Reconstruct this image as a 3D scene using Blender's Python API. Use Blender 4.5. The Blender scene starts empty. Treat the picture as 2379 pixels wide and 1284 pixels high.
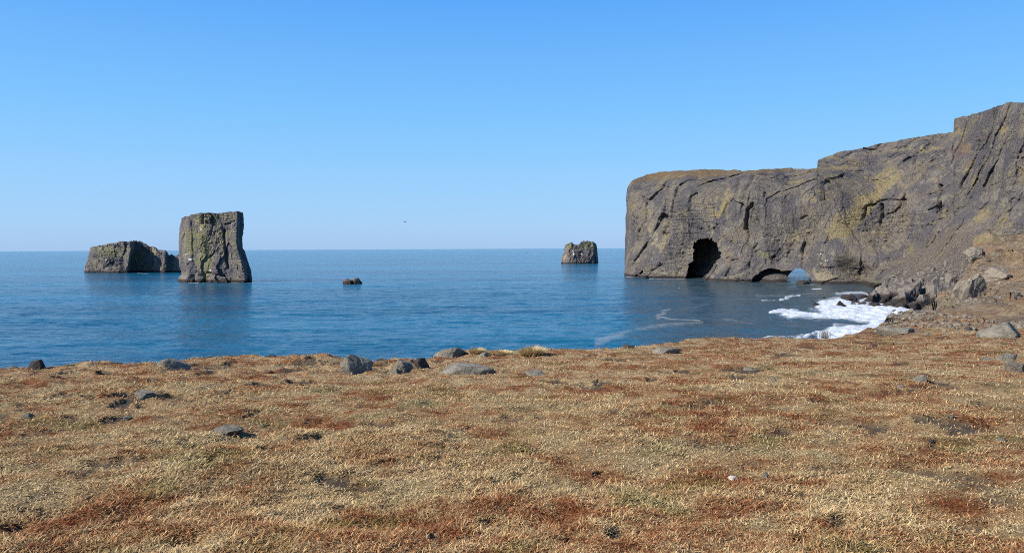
import bpy, bmesh, math, random
import numpy as np
from mathutils import Matrix, Vector

# ------------------------------------------------------------------ camera, world, sun
W0, H0, FPX = 2379.0, 1284.0, 1718.0        # photograph size and focal length in its pixels
EYE = 30.0                                   # camera height above the sea
PITCH, ROLL = math.radians(2.217), math.radians(0.277)
SUN_AZ = math.radians(-112.0)                # clockwise from +Y
SUN_EL = math.radians(34.0)
scn = bpy.context.scene
EXPO = 0.70; SKYDIV = 2 ** EXPO
col = scn.collection

F = np.array([0, math.cos(PITCH), -math.sin(PITCH)])
R_0 = np.array([1.0, 0, 0]); U_0 = np.array([0, math.sin(PITCH), math.cos(PITCH)])
RR = math.cos(ROLL) * R_0 - math.sin(ROLL) * U_0
UU = math.sin(ROLL) * R_0 + math.cos(ROLL) * U_0
C0 = np.array([0, 0, EYE])

cam_d = bpy.data.cameras.new('camera'); cam = bpy.data.objects.new('camera', cam_d); col.objects.link(cam)
cam_d.sensor_width = 36.0; cam_d.lens = 36.0 * FPX / W0
cam_d.clip_start = 0.05; cam_d.clip_end = 60000
m = Matrix.Identity(4)
for i in range(3):
    m[i][0] = RR[i]; m[i][1] = UU[i]; m[i][2] = -F[i]; m[i][3] = C0[i]
cam.matrix_world = m
scn.camera = cam

world = bpy.data.worlds.new('World'); scn.world = world; world.use_nodes = True
wt = world.node_tree; wt.nodes.clear()
sky = wt.nodes.new('ShaderNodeTexSky'); sky.sky_type = 'NISHITA'; sky.sun_disc = False
sky.sun_elevation = SUN_EL; sky.sun_rotation = SUN_AZ
sky.altitude = 0; sky.air_density = 1.0; sky.dust_density = 0.25; sky.ozone_density = 3.0
hsv = wt.nodes.new('ShaderNodeHueSaturation'); hsv.inputs['Saturation'].default_value = 1.25
hsv.inputs['Value'].default_value = 1.0
bg = wt.nodes.new('ShaderNodeBackground'); bg.inputs['Strength'].default_value = 0.13
wo = wt.nodes.new('ShaderNodeOutputWorld')
wt.links.new(sky.outputs[0], hsv.inputs['Color'])
tcw = wt.nodes.new('ShaderNodeTexCoord'); sx = wt.nodes.new('ShaderNodeSeparateXYZ'); rp = wt.nodes.new('ShaderNodeValToRGB')
wt.links.new(tcw.outputs['Generated'], sx.inputs[0]); wt.links.new(sx.outputs[2], rp.inputs[0])
SKY = [(0.0, (0.330, 0.540, 0.860)), (0.03, (0.345, 0.590, 0.92)), (0.09, (0.300, 0.600, 0.97)), (0.17, (0.215, 0.550, 0.985)), (0.32, (0.105, 0.390, 0.96)), (0.60, (0.045, 0.190, 0.56)), (1.0, (0.030, 0.120, 0.38))]
e = rp.color_ramp.elements
while len(e) < len(SKY): e.new(0.5)
for q, (p_, c_) in zip(e, SKY): q.position = p_; q.color = (*c_, 1)
mul = wt.nodes.new('ShaderNodeVectorMath'); mul.operation = 'SCALE'; mul.inputs['Scale'].default_value = 1 / 0.13 / SKYDIV
mw = wt.nodes.new('ShaderNodeMix'); mw.data_type = 'RGBA'; mw.inputs[0].default_value = 0.93
wt.links.new(rp.outputs[0], mul.inputs[0]); wt.links.new(hsv.outputs[0], mw.inputs[6]); wt.links.new(mul.outputs[0], mw.inputs[7])
wt.links.new(mw.outputs[2], bg.inputs[0]); wt.links.new(bg.outputs[0], wo.inputs[0])

sun_d = bpy.data.lights.new('sun', 'SUN'); sun = bpy.data.objects.new('sun', sun_d); col.objects.link(sun)
sun_d.energy = 4.9; sun_d.angle = math.radians(0.5); sun_d.color = (1.0, 0.95, 0.87)
SD = Vector((math.cos(SUN_EL) * math.sin(SUN_AZ), math.cos(SUN_EL) * math.cos(SUN_AZ), math.sin(SUN_EL)))
sun.rotation_euler = SD.to_track_quat('Z', 'Y').to_euler()
scn.view_settings.view_transform = 'Standard'; scn.view_settings.look = 'None'
scn.view_settings.exposure = EXPO; scn.view_settings.gamma = 1.0
scn.render.engine = 'CYCLES'
scn.cycles.filter_width = 1.0; scn.cycles.max_bounces = 6; scn.cycles.use_denoising = False

# ------------------------------------------------------------------ geometry helpers
def ray(px, py):
    px = np.asarray(px, float); py = np.asarray(py, float)
    a = (px - W0 / 2) / FPX; b = (py - H0 / 2) / FPX
    d = F + a[..., None] * RR - b[..., None] * UU
    return d / d[..., 1:2]
def at(px, py, Y):                            # point at depth Y along the line of sight
    return C0 + ray(px, py) * np.asarray(Y, float)[..., None]
def sea_Y(px, py):                            # depth where a line of sight meets the water
    d = ray(px, py); return -EYE / np.minimum(d[..., 2], -1e-5)
def project(P):
    v = P - C0; f = v @ F
    f = np.where(np.abs(f) < 1e-6, 1e-6, f)
    return W0 / 2 + FPX * (v @ RR) / f, H0 / 2 - FPX * (v @ UU) / f

def h3(ix, iy, iz, s):
    with np.errstate(over='ignore'):
        h = (ix.astype(np.uint32) * np.uint32(374761393) + iy.astype(np.uint32) * np.uint32(668265263)
             + iz.astype(np.uint32) * np.uint32(2147483647) + np.uint32((s * 974711 + 12345) & 0xffffffff))
        h = (h ^ (h >> np.uint32(13))) * np.uint32(1274126177)
        h = (h ^ (h >> np.uint32(16))) * np.uint32(2246822519)
        h = h ^ (h >> np.uint32(15))
    return h.astype(np.float64) / 4294967295.0
def noise3(P, s=0):                           # value noise, about -1..1
    i = np.floor(P).astype(np.int64); f = P - i
    u = f * f * f * (f * (f * 6 - 15) + 10)
    r = 0
    for dx in (0, 1):
        wx = u[:, 0] if dx else 1 - u[:, 0]
        for dy in (0, 1):
            wy = u[:, 1] if dy else 1 - u[:, 1]
            for dz in (0, 1):
                wz = u[:, 2] if dz else 1 - u[:, 2]
                r = r + wx * wy * wz * h3(i[:, 0] + dx, i[:, 1] + dy, i[:, 2] + dz, s)
    return r * 2 - 1
def fbm(P, octv=5, s=0, gain=0.5, lac=2.03):
    a, t, r = 1.0, 0.0, 0
    for k in range(octv):
        r = r + a * noise3(P * lac ** k + k * 17.3, s + k); t += a; a *= gain
    return r / t * 1.6
def worley(P, s=0):                           # F1, F2 and a random value for the nearest cell
    i = np.floor(P).astype(np.int64)
    f1 = np.full(len(P), 9.0); f2 = f1.copy(); cid = np.zeros(len(P))
    for dx in (-1, 0, 1):
        for dy in (-1, 0, 1):
            for dz in (-1, 0, 1):
                jx, jy, jz = i[:, 0] + dx, i[:, 1] + dy, i[:, 2] + dz
                qx = jx + h3(jx, jy, jz, s) - P[:, 0]; qy = jy + h3(jx, jy, jz, s + 7) - P[:, 1]; qz = jz + h3(jx, jy, jz, s + 13) - P[:, 2]
                d = np.sqrt(qx * qx + qy * qy + qz * qz)
                near = d < f1
                f2 = np.where(near, f1, np.minimum(f2, d))
                cid = np.where(near, h3(jx, jy, jz, s + 29), cid)
                f1 = np.where(near, d, f1)
    return f1, f2, cid
def facets(P, s=0):                           # tilted planes, one per cell: the look of broken rock; also distance to the cell edge
    i = np.floor(P).astype(np.int64)
    f1 = np.full(len(P), 9.0); f2 = f1.copy(); val = np.zeros(len(P))
    for dx in (-1, 0, 1):
        for dy in (-1, 0, 1):
            for dz in (-1, 0, 1):
                jx, jy, jz = i[:, 0] + dx, i[:, 1] + dy, i[:, 2] + dz
                ha, hb, hc = h3(jx, jy, jz, s), h3(jx, jy, jz, s + 7), h3(jx, jy, jz, s + 13)
                qx = P[:, 0] - jx - ha; qy = P[:, 1] - jy - hb; qz = P[:, 2] - jz - hc
                d = np.sqrt(qx * qx + qy * qy + qz * qz)
                v = (qx * (h3(jx, jy, jz, s + 17) - .5) + qy * (h3(jx, jy, jz, s + 19) - .5) + qz * (h3(jx, jy, jz, s + 23) - .5)) * 2.6 + (hc * 7.3 % 1.0 - 0.5) * 0.9
                near = d < f1
                f2 = np.where(near, f1, np.minimum(f2, d)); val = np.where(near, v, val); f1 = np.where(near, d, f1)
    return val, f2 - f1
def sst(x, a, b):
    t = np.clip((x - a) / (b - a), 0, 1); return t * t * (3 - 2 * t)
def interp(x, pts):
    p = np.array(pts, float); return np.interp(x, p[:, 0], p[:, 1])
def inpoly(px, py, poly):
    r = np.zeros(px.shape, bool); n = len(poly)
    for k in range(n):
        x1, y1 = poly[k]; x2, y2 = poly[(k + 1) % n]
        if y1 == y2: continue
        c = ((py > y1) != (py > y2)) & (px < (x2 - x1) * (py - y1) / (y2 - y1) + x1)
        r ^= c
    return r
def segdist(px, py, line, ys=1.0):
    d = np.full(px.shape, 1e9)
    for (x1, y1), (x2, y2) in zip(line[:-1], line[1:]):
        ex, ey = x2 - x1, (y2 - y1) * ys
        t = np.clip(((px - x1) * ex + (py - y1) * ys * ey) / (ex * ex + ey * ey + 1e-9), 0, 1)
        d = np.minimum(d, np.hypot(px - x1 - t * ex, (py - y1) * ys - t * ey))
    return d
def blobs(px, py, lst):
    r = np.zeros(px.shape)
    for (cx, cy, rx, ry, ang, st) in lst:
        a = math.radians(ang); dx, dy = px - cx, py - cy
        u = (dx * math.cos(a) + dy * math.sin(a)) / rx; v = (-dx * math.sin(a) + dy * math.cos(a)) / ry
        r = np.maximum(r, st * np.exp(-(u * u + v * v) ** 1.3))
    return r
class RBF:                                    # thin plate spline through scattered points
    def __init__(s, X, z, reg=1e-3, sc=1.0):
        s.sc = sc; X = np.asarray(X, float) / sc; s.X = X; n = len(X)
        K = s.k(np.linalg.norm(X[:, None] - X[None], axis=2)) + reg * np.eye(n)
        Pm = np.c_[np.ones(n), X]
        A = np.zeros((n + 3, n + 3)); A[:n, :n] = K; A[:n, n:] = Pm; A[n:, :n] = Pm.T
        w = np.linalg.solve(A, np.r_[z, 0, 0, 0]); s.w = w[:n]; s.c = w[n:]
    def k(s, r):
        return np.where(r > 1e-9, r * r * np.log(np.maximum(r, 1e-9)), 0)
    def __call__(s, x, y):
        sh = np.shape(x); Q = np.c_[np.ravel(x), np.ravel(y)] / s.sc
        o = s.c[0] + Q @ s.c[1:]
        for k in range(len(s.X)):
            o += s.w[k] * s.k(np.hypot(Q[:, 0] - s.X[k, 0], Q[:, 1] - s.X[k, 1]))
        return o.reshape(sh)

def mesh_obj(name, V, faces, mat, attrs=None, smooth=True, parent=None):
    me = bpy.data.meshes.new(name)
    V = np.ascontiguousarray(V, np.float32)
    if isinstance(faces, np.ndarray): faces = [faces]
    faces = [f for f in faces if len(f)]
    nl = sum(f.size for f in faces); nf = sum(len(f) for f in faces)
    me.vertices.add(len(V)); me.vertices.foreach_set('co', V.ravel())
    me.loops.add(nl); me.loops.foreach_set('vertex_index', np.concatenate([f.ravel() for f in faces]).astype(np.int32))
    tot = np.concatenate([np.full(len(f), f.shape[1]) for f in faces]).astype(np.int32)
    st = np.r_[0, np.cumsum(tot)[:-1]].astype(np.int32)
    me.polygons.add(nf); me.polygons.foreach_set('loop_start', st)
    me.polygons.foreach_set('use_smooth', np.full(nf, smooth))
    for k, v in (attrs or {}).items():
        a = me.attributes.new(k, 'FLOAT', 'POINT'); a.data.foreach_set('value', np.ascontiguousarray(v, np.float32))
    me.update(calc_edges=True); me.validate()
    if mat: me.materials.append(mat)
    o = bpy.data.objects.new(name, me); col.objects.link(o)
    if parent: o.parent = parent
    return o
def grid_faces(nr, nc, off=0, wrap=False):
    i = np.arange(nr - 1)[:, None]; j = np.arange(nc if wrap else nc - 1)[None]
    j2 = (j + 1) % nc
    a = i * nc + j; b = i * nc + j2; c = (i + 1) * nc + j2; d = (i + 1) * nc + j
    return np.stack([a, b, c, d], -1).reshape(-1, 4) + off
def tag(o, label=None, cat=None, group=None, kind=None):
    if label: o['label'] = label
    if cat: o['category'] = cat
    if group: o['group'] = group
    if kind: o['kind'] = kind
    return o

# ------------------------------------------------------------------ node helpers
class NB:
    def __init__(s, name):
        s.m = bpy.data.materials.new(name); s.m.use_nodes = True; s.t = s.m.node_tree; s.t.nodes.clear()
        s.out = s.n('ShaderNodeOutputMaterial'); s.geo = s.n('ShaderNodeNewGeometry')
        s.pos = s.geo.outputs['Position']
    def n(s, t): return s.t.nodes.new(t)
    def put(s, sock, v):
        if v is None: return
        if isinstance(v, bpy.types.NodeSocket): s.t.links.new(v, sock)
        elif isinstance(v, (tuple, list)) and len(v) == 3 and sock.type == 'RGBA': sock.default_value = (*v, 1)
        else: sock.default_value = v
    def noise(s, scale, detail=4, rough=0.55, vec=None, dist=0.0):
        k = s.n('ShaderNodeTexNoise'); s.put(k.inputs['Vector'], vec or s.pos)
        k.inputs['Scale'].default_value = scale; k.inputs['Detail'].default_value = detail
        k.inputs['Roughness'].default_value = rough; k.inputs['Distortion'].default_value = dist
        return k.outputs['Fac']
    def vor(s, scale, vec=None, feat='F1', out='Distance'):
        k = s.n('ShaderNodeTexVoronoi'); k.feature = feat; s.put(k.inputs['Vector'], vec or s.pos); k.inputs['Scale'].default_value = scale
        return k.outputs[out]
    def scale(s, vx, vec=None, rot=(0, 0, 0)):
        k = s.n('ShaderNodeMapping'); s.put(k.inputs['Vector'], vec or s.pos); k.inputs['Scale'].default_value = vx; k.inputs['Rotation'].default_value = rot
        return k.outputs[0]
    def ramp(s, fac, stops, interp='LINEAR'):
        k = s.n('ShaderNodeValToRGB'); s.put(k.inputs[0], fac); e = k.color_ramp.elements; k.color_ramp.interpolation = interp
        while len(e) < len(stops): e.new(0.5)
        for q, (p, c) in zip(e, stops):
            q.position = p; q.color = (*c, 1) if isinstance(c, tuple) else (c, c, c, 1)
        return k.outputs[0]
    def math(s, op, a, b=None, c=None, clamp=False):
        k = s.n('ShaderNodeMath'); k.operation = op; k.use_clamp = clamp
        s.put(k.inputs[0], a); s.put(k.inputs[1], b); s.put(k.inputs[2], c); return k.outputs[0]
    def mr(s, v, a, b, c=0.0, d=1.0):
        k = s.n('ShaderNodeMapRange'); k.clamp = True; k.interpolation_type = 'SMOOTHSTEP' if (c, d) == (0.0, 1.0) else 'LINEAR'
        s.put(k.inputs[0], v); k.inputs[1].default_value = a; k.inputs[2].default_value = b; k.inputs[3].default_value = c; k.inputs[4].default_value = d
        return k.outputs[0]
    def mix(s, f, a, b, mode='MIX'):
        k = s.n('ShaderNodeMix'); k.data_type = 'RGBA'; k.blend_type = mode
        s.put(k.inputs['Factor'], f); s.put(k.inputs['A'] if False else k.inputs[6], a); s.put(k.inputs[7], b); return k.outputs[2]
    def attr(s, name):
        k = s.n('ShaderNodeAttribute'); k.attribute_name = name; return k.outputs['Fac']
    def n_warp(s, scale, amp):
        k = s.n('ShaderNodeTexNoise'); s.put(k.inputs['Vector'], s.pos); k.inputs['Scale'].default_value = scale; k.inputs['Detail'].default_value = 4
        q = s.n('ShaderNodeVectorMath'); q.operation = 'MULTIPLY_ADD'; s.t.links.new(k.outputs['Color'], q.inputs[0]); q.inputs[1].default_value = (amp, amp, amp); s.t.links.new(s.pos, q.inputs[2])
        return q.outputs[0]
    def z(s):
        k = s.n('ShaderNodeSeparateXYZ'); s.put(k.inputs[0], s.pos); return k.outputs
    def bump(s, h, dist, strength=1.0, nrm=None):
        k = s.n('ShaderNodeBump'); s.put(k.inputs['Height'], h); k.inputs['Distance'].default_value = dist; k.inputs['Strength'].default_value = strength
        s.put(k.inputs['Normal'], nrm); return k.outputs[0]
    def bsdf(s, colr, rough=0.9, nrm=None, ior=1.45, spec=0.5):
        k = s.n('ShaderNodeBsdfPrincipled'); s.put(k.inputs['Base Color'], colr); s.put(k.inputs['Roughness'], rough)
        s.put(k.inputs['Normal'], nrm); k.inputs['IOR'].default_value = ior; k.inputs['Specular IOR Level'].default_value = spec
        return k.outputs[0]
    def done(s, sh): s.t.links.new(sh, s.out.inputs[0]); return s.m

# ------------------------------------------------------------------ materials
def cliff_material(name='tuff_rock', sc=1.0, dark=1.0):
    b = NB(name)
    big = b.noise(0.035 * sc, 5, 0.6); mid = b.noise(0.16 * sc, 6, 0.62, dist=0.6)
    streak = b.noise(0.12 * sc, 5, 0.6, b.scale((1.0, 1.0, 0.22)))
    fine = b.noise(0.9 * sc, 6, 0.7)
    c = b.ramp(mid, [(0.28, (0.090, 0.079, 0.078)), (0.44, (0.142, 0.126, 0.118)), (0.56, (0.185, 0.162, 0.140)), (0.75, (0.27, 0.235, 0.18))])
    c = b.mix(b.mr(streak, 0.48, 0.60), c, (0.118, 0.107, 0.114))
    slab = b.noise(0.045 * sc, 4, 0.55, b.scale((1.0, 1.0, 0.38), rot=(0.25, 0.2, 0)), 0.8)
    c = b.mix(b.math('MULTIPLY', b.mr(slab, 0.50, 0.56), 0.85), c, (0.098, 0.090, 0.097))
    c = b.mix(b.math('MULTIPLY', b.mr(slab, 0.45, 0.38), 0.6), c, (0.20, 0.165, 0.122))
    c = b.mix(b.math('MULTIPLY', b.mr(big, 0.50, 0.64), 0.5), c, (0.20, 0.165, 0.12))
    c = b.mix(1.0, c, b.ramp(fine, [(0.28, 0.45), (0.5, 1.0), (0.75, 1.5)]), 'MULTIPLY')
    tex = b.ramp(b.noise(0.7, 6, 0.75), [(0.3, 0.55), (0.5, 1.0), (0.75, 1.45)])
    c = b.mix(b.attr('cap'), c, b.mix(b.noise(0.25, 5, 0.6), (0.12, 0.080, 0.045), (0.22, 0.155, 0.085)))
    c = b.mix(b.attr('talus'), c, b.mix(1.0, b.mix(b.noise(0.15, 6, 0.7), (0.125, 0.10, 0.082), (0.24, 0.185, 0.138)), tex, 'MULTIPLY'))
    c = b.mix(b.math('MULTIPLY', b.attr('moss'), 0.9), c, b.mix(1.0, (0.27, 0.215, 0.115), tex, 'MULTIPLY'))
    c = b.mix(b.math('MULTIPLY', b.attr('green'), 0.85), c, b.mix(1.0, (0.195, 0.18, 0.095), tex, 'MULTIPLY'))
    c = b.mix(b.math('MULTIPLY', b.attr('red'), 0.7), c, b.mix(1.0, (0.15, 0.085, 0.075), tex, 'MULTIPLY'))
    c = b.mix(b.math('MULTIPLY', b.attr('pale'), 0.8), c, b.mix(1.0, (0.30, 0.255, 0.175), tex, 'MULTIPLY'))
    c = b.mix(b.attr('white'), c, (0.60, 0.58, 0.54))
    z = b.z()[2]
    zz = b.math('ADD', z, b.math('MULTIPLY', b.noise(0.12, 3), -2.5))
    c = b.mix(b.math('MULTIPLY', b.mr(zz, 1.8, 0.6), 0.88), c, (0.030, 0.022, 0.020))
    if dark != 1.0: c = b.mix(1.0, c, (dark * 0.97, dark * 0.975, dark * 0.965), 'MULTIPLY')
    h = b.math('ADD', b.math('MULTIPLY', b.noise(0.35 * sc, 8, 0.72), 0.6), b.math('MULTIPLY', b.noise(1.3 * sc, 5, 0.7, b.scale((1, 1, 0.5))), 0.35))
    strat = b.noise(0.5 * sc, 3, 0.6, b.scale((0.12, 0.12, 1.0)))
    h = b.math('ADD', h, b.math('MULTIPLY', strat, 0.35))
    h = b.math('ADD', h, b.math('MULTIPLY', b.mr(b.vor(0.28 * sc, b.scale((1, 1, .45), b.n_warp(0.3 * sc, 5.0)), 'DISTANCE_TO_EDGE'), 0.0, 0.10), 0.16))
    return b.done(b.bsdf(c, 0.92, b.bump(h, 2.2 / sc), spec=0.25))
M_CLIFF = cliff_material(dark=0.76)

def meadow_color(b, blade=False):
    """colour of the turf as a function of the place on the ground"""
    n1 = b.noise(0.55, 4, 0.55, dist=0.5); n2 = b.noise(1.7, 5, 0.6, dist=0.4); n3 = b.noise(9.0, 4, 0.65); n4 = b.noise(0.9, 3, 0.5, b.scale((1, 1, 1), rot=(0, 0, 1.1)))
    yy = b.z()[1]; far = b.mr(yy, 7.0, 34.0, 0.0, 1.0)
    k = b.math('ADD', b.math('MULTIPLY', n1, 0.54), b.math('ADD', b.math('MULTIPLY', n2, 0.80), b.math('MULTIPLY', n3, 0.26)))
    k = b.math('SUBTRACT', k, 0.290)
    k = b.math('ADD', k, b.math('MULTIPLY', far, 0.055))
    return k, n2, n3, n4, far
def meadow_material():
    b = NB('meadow_turf')
    k, n2, n3, n4, far = meadow_color(b); yy_ = b.z()[1]
    c = b.ramp(k, [(0.36, (0.58, 0.45, 0.26)), (0.50, (0.56, 0.39, 0.21)), (0.585, (0.44, 0.245, 0.12)), (0.68, (0.31, 0.12, 0.05))])
    c = b.mix(b.math('MULTIPLY', b.mr(n4, 0.56, 0.68), 0.5), c, (0.14, 0.13, 0.04))
    f = b.math('ADD', b.math('MULTIPLY', b.noise(60, 4, 0.75), 0.5), b.math('MULTIPLY', b.noise(11, 5, 0.8), 0.5))
    c = b.mix(1.0, c, b.ramp(f, [(0.36, 0.22), (0.48, 0.8), (0.62, 1.45)]), 'MULTIPLY')
    c = b.mix(b.mr(yy_, 26.0, 9.0), c, b.mix(1.0, c, (0.62, 0.58, 0.52), 'MULTIPLY'))
    soilc = b.mix(b.noise(14, 5, 0.7), (0.022, 0.018, 0.016), (0.12, 0.095, 0.075))
    c = b.mix(b.attr('soil'), c, soilc)
    sn = b.math('ADD', b.math('MULTIPLY', b.noise(1.1, 8, 0.8), 0.6), b.math('MULTIPLY', b.noise(1.6, 5, 0.7, b.scale((0.16, 0.16, 1.6))), 0.4))
    sc_ = b.ramp(sn, [(0.36, (0.05, 0.038, 0.03)), (0.45, (0.19, 0.145, 0.10)), (0.53, (0.30, 0.235, 0.165)), (0.62, (0.44, 0.36, 0.25))])
    sc_ = b.mix(b.math('MULTIPLY', b.mr(b.noise(0.28, 4, 0.6), 0.52, 0.64), 0.4), sc_, b.mix(f, (0.20, 0.10, 0.05), (0.42, 0.27, 0.15)))
    c = b.mix(b.attr('stony'), c, sc_)
    c = b.mix(b.attr('straw'), c, b.mix(f, (0.30, 0.24, 0.10), (0.50, 0.42, 0.20)))
    z = b.z()[2]
    c = b.mix(b.mr(z, 22.0, 16.0), c, (0.10, 0.085, 0.075))
    h = b.math('ADD', b.math('MULTIPLY', b.noise(28, 6, 0.8), 0.05), b.math('MULTIPLY', b.noise(3.0, 6, 0.75), b.math('ADD', 0.05, b.math('MULTIPLY', far, 0.7))))
    h = b.math('ADD', h, b.math('MULTIPLY', b.attr('stony'), b.math('MULTIPLY', sn, 1.3)))
    return b.done(b.bsdf(c, 0.95, b.bump(h, 1.0), spec=0.15))
M_MEADOW = meadow_material()
def blade_material():
    b = NB('dry_grass_blades')
    k, n2, n3, n4, far = meadow_color(b)
    r = b.attr('rnd'); t = b.attr('tip')
    k = b.math('ADD', k, b.math('MULTIPLY', b.math('SUBTRACT', r, 0.5), 0.26))
    c = b.ramp(k, [(0.36, (0.68, 0.51, 0.27)), (0.50, (0.61, 0.41, 0.20)), (0.585, (0.44, 0.235, 0.11)), (0.68, (0.33, 0.125, 0.055)), (0.8, (0.24, 0.06, 0.025))])
    gr = b.math('MULTIPLY', b.mr(n4, 0.54, 0.66), b.mr(r, 0.35, 0.8))
    c = b.mix(gr, c, (0.22, 0.20, 0.06))
    c = b.mix(b.math('MULTIPLY', b.attr('strawb'), 0.8), c, (0.60, 0.47, 0.24))
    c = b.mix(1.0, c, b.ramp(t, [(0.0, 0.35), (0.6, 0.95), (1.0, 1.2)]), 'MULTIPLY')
    c = b.mix(1.0, c, b.ramp(b.math('FRACT', b.math('MULTIPLY', r, 7.31)), [(0.0, 0.35), (0.5, 0.9), (1.0, 1.25)]), 'MULTIPLY')
    d = b.n('ShaderNodeBsdfDiffuse'); b.put(d.inputs[0], c)
    tr = b.n('ShaderNodeBsdfTranslucent'); b.put(tr.inputs[0], c)
    mx = b.n('ShaderNodeMixShader'); mx.inputs[0].default_value = 0.2
    b.t.links.new(d.outputs[0], mx.inputs[1]); b.t.links.new(tr.outputs[0], mx.inputs[2])
    return b.done(mx.outputs[0])
M_BLADE = blade_material()
def stone_material(name, base, hi, sc=1.0, lichen=0.3):
    b = NB(name)
    tc = b.n('ShaderNodeTexCoord').outputs['Object']
    c = b.ramp(b.noise(2.2 * sc, 7, 0.68, tc), [(0.3, tuple(x * 0.55 for x in base)), (0.48, base), (0.7, hi)])
    c = b.mix(b.math('MULTIPLY', b.mr(b.noise(5 * sc, 5, 0.7, tc), 0.55, 0.66), lichen), c, (0.30, 0.29, 0.22))
    c = b.mix(1.0, c, b.ramp(b.noise(30 * sc, 4, 0.7, tc), [(0.3, 0.6), (0.7, 1.35)]), 'MULTIPLY')
    h = b.math('ADD', b.noise(4 * sc, 8, 0.75, tc), b.math('MULTIPLY', b.vor(9 * sc, tc), 0.2))
    return b.done(b.bsdf(c, 0.9, b.bump(h, 0.12 / sc), spec=0.25))
M_STONE = stone_material('grey_stone', (0.185, 0.165, 0.13), (0.29, 0.26, 0.205))
M_STONE_PALE = stone_material('pale_stone', (0.18, 0.15, 0.118), (0.265, 0.225, 0.17))
M_STONE_DARK = stone_material('dark_stone', (0.055, 0.048, 0.044), (0.11, 0.095, 0.085), 1.0, 0.1)
M_WHITE = stone_material('white_stone', (0.62, 0.57, 0.46), (0.78, 0.74, 0.64), 1.0, 0.0)
def shore_rock_material():
    b = NB('shore_rock')
    c = b.ramp(b.noise(0.3, 7, 0.68), [(0.3, (0.09, 0.075, 0.066)), (0.48, (0.17, 0.145, 0.125)), (0.7, (0.27, 0.235, 0.19))])
    z = b.math('ADD', b.z()[2], b.math('MULTIPLY', b.noise(0.25, 3), -4.0))
    c = b.mix(b.math('MULTIPLY', b.mr(z, 3.2, 0.8), 0.9), c, (0.022, 0.016, 0.015))
    h = b.noise(0.5, 8, 0.75)
    return b.done(b.bsdf(c, 0.8, b.bump(h, 1.6), spec=0.3))
M_SHORE = shore_rock_material()

def water_material():
    b = NB('sea_water')
    v1 = b.scale((0.45, 1.0, 1.0), rot=(0, 0, 0.18)); v2 = b.scale((0.6, 1.0, 1.0), rot=(0, 0, -0.35))
    h = b.math('MULTIPLY', b.noise(0.028, 3, 0.5, b.scale((0.35, 1.0, 1.0), rot=(0, 0, 0.1))), 4.0)
    h = b.math('ADD', h, b.math('MULTIPLY', b.noise(0.13, 3, 0.5, v1, 0.3), 2.0))
    h = b.math('ADD', h, b.math('MULTIPLY', b.noise(0.5, 4, 0.6, v2, 0.2), 0.9))
    gust = b.noise(0.006, 3, 0.5, b.scale((0.35, 1.0, 1.0)))
    foamA = b.attr('foam')
    fn = b.math('ADD', b.math('MULTIPLY', b.noise(0.13, 7, 0.7, b.scale((0.7, 1, 1)), 1.0), 0.75), b.math('MULTIPLY', b.noise(0.9, 4, 0.7), 0.25))
    foam = b.mr(b.math('ADD', b.math('MULTIPLY', foamA, 1.05), b.math('MULTIPLY', b.math('SUBTRACT', fn, 0.5), 1.9)), 0.30, 1.05)
    scumA = b.attr('scum')
    scum = b.math('MULTIPLY', b.math('MULTIPLY', b.mr(b.math('ADD', scumA, b.math('SUBTRACT', b.noise(0.35, 6, 0.75), 0.85)), 0.0, 0.6), 0.5), 1.0)
    deep = b.mix(b.mr(gust, .35, .65), (0.003, 0.048, 0.095), (0.006, 0.100, 0.175))
    deep = b.mix(b.attr('bay'), deep, (0.030, 0.062, 0.078))
    nr = b.bump(h, 1.0, 1.0)
    w = b.bsdf(deep, 0.13, nr, ior=1.33)
    s1 = b.bsdf((0.42, 0.38, 0.31), 0.6, nr)
    m1 = b.n('ShaderNodeMixShader'); b.put(m1.inputs[0], scum); b.t.links.new(w, m1.inputs[1]); b.t.links.new(s1, m1.inputs[2])
    fh = b.noise(1.2, 6, 0.7)
    fc = b.mix(b.noise(0.7, 6, 0.7), (0.36, 0.42, 0.48), (0.66, 0.67, 0.68))
    s2 = b.bsdf(fc, 0.8, b.bump(fh, 0.5))
    m2 = b.n('ShaderNodeMixShader'); b.put(m2.inputs[0], foam); b.t.links.new(m1.outputs[0], m2.inputs[1]); b.t.links.new(s2, m2.inputs[2])
    return b.done(m2.outputs[0])
M_SEA = water_material()

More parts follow.
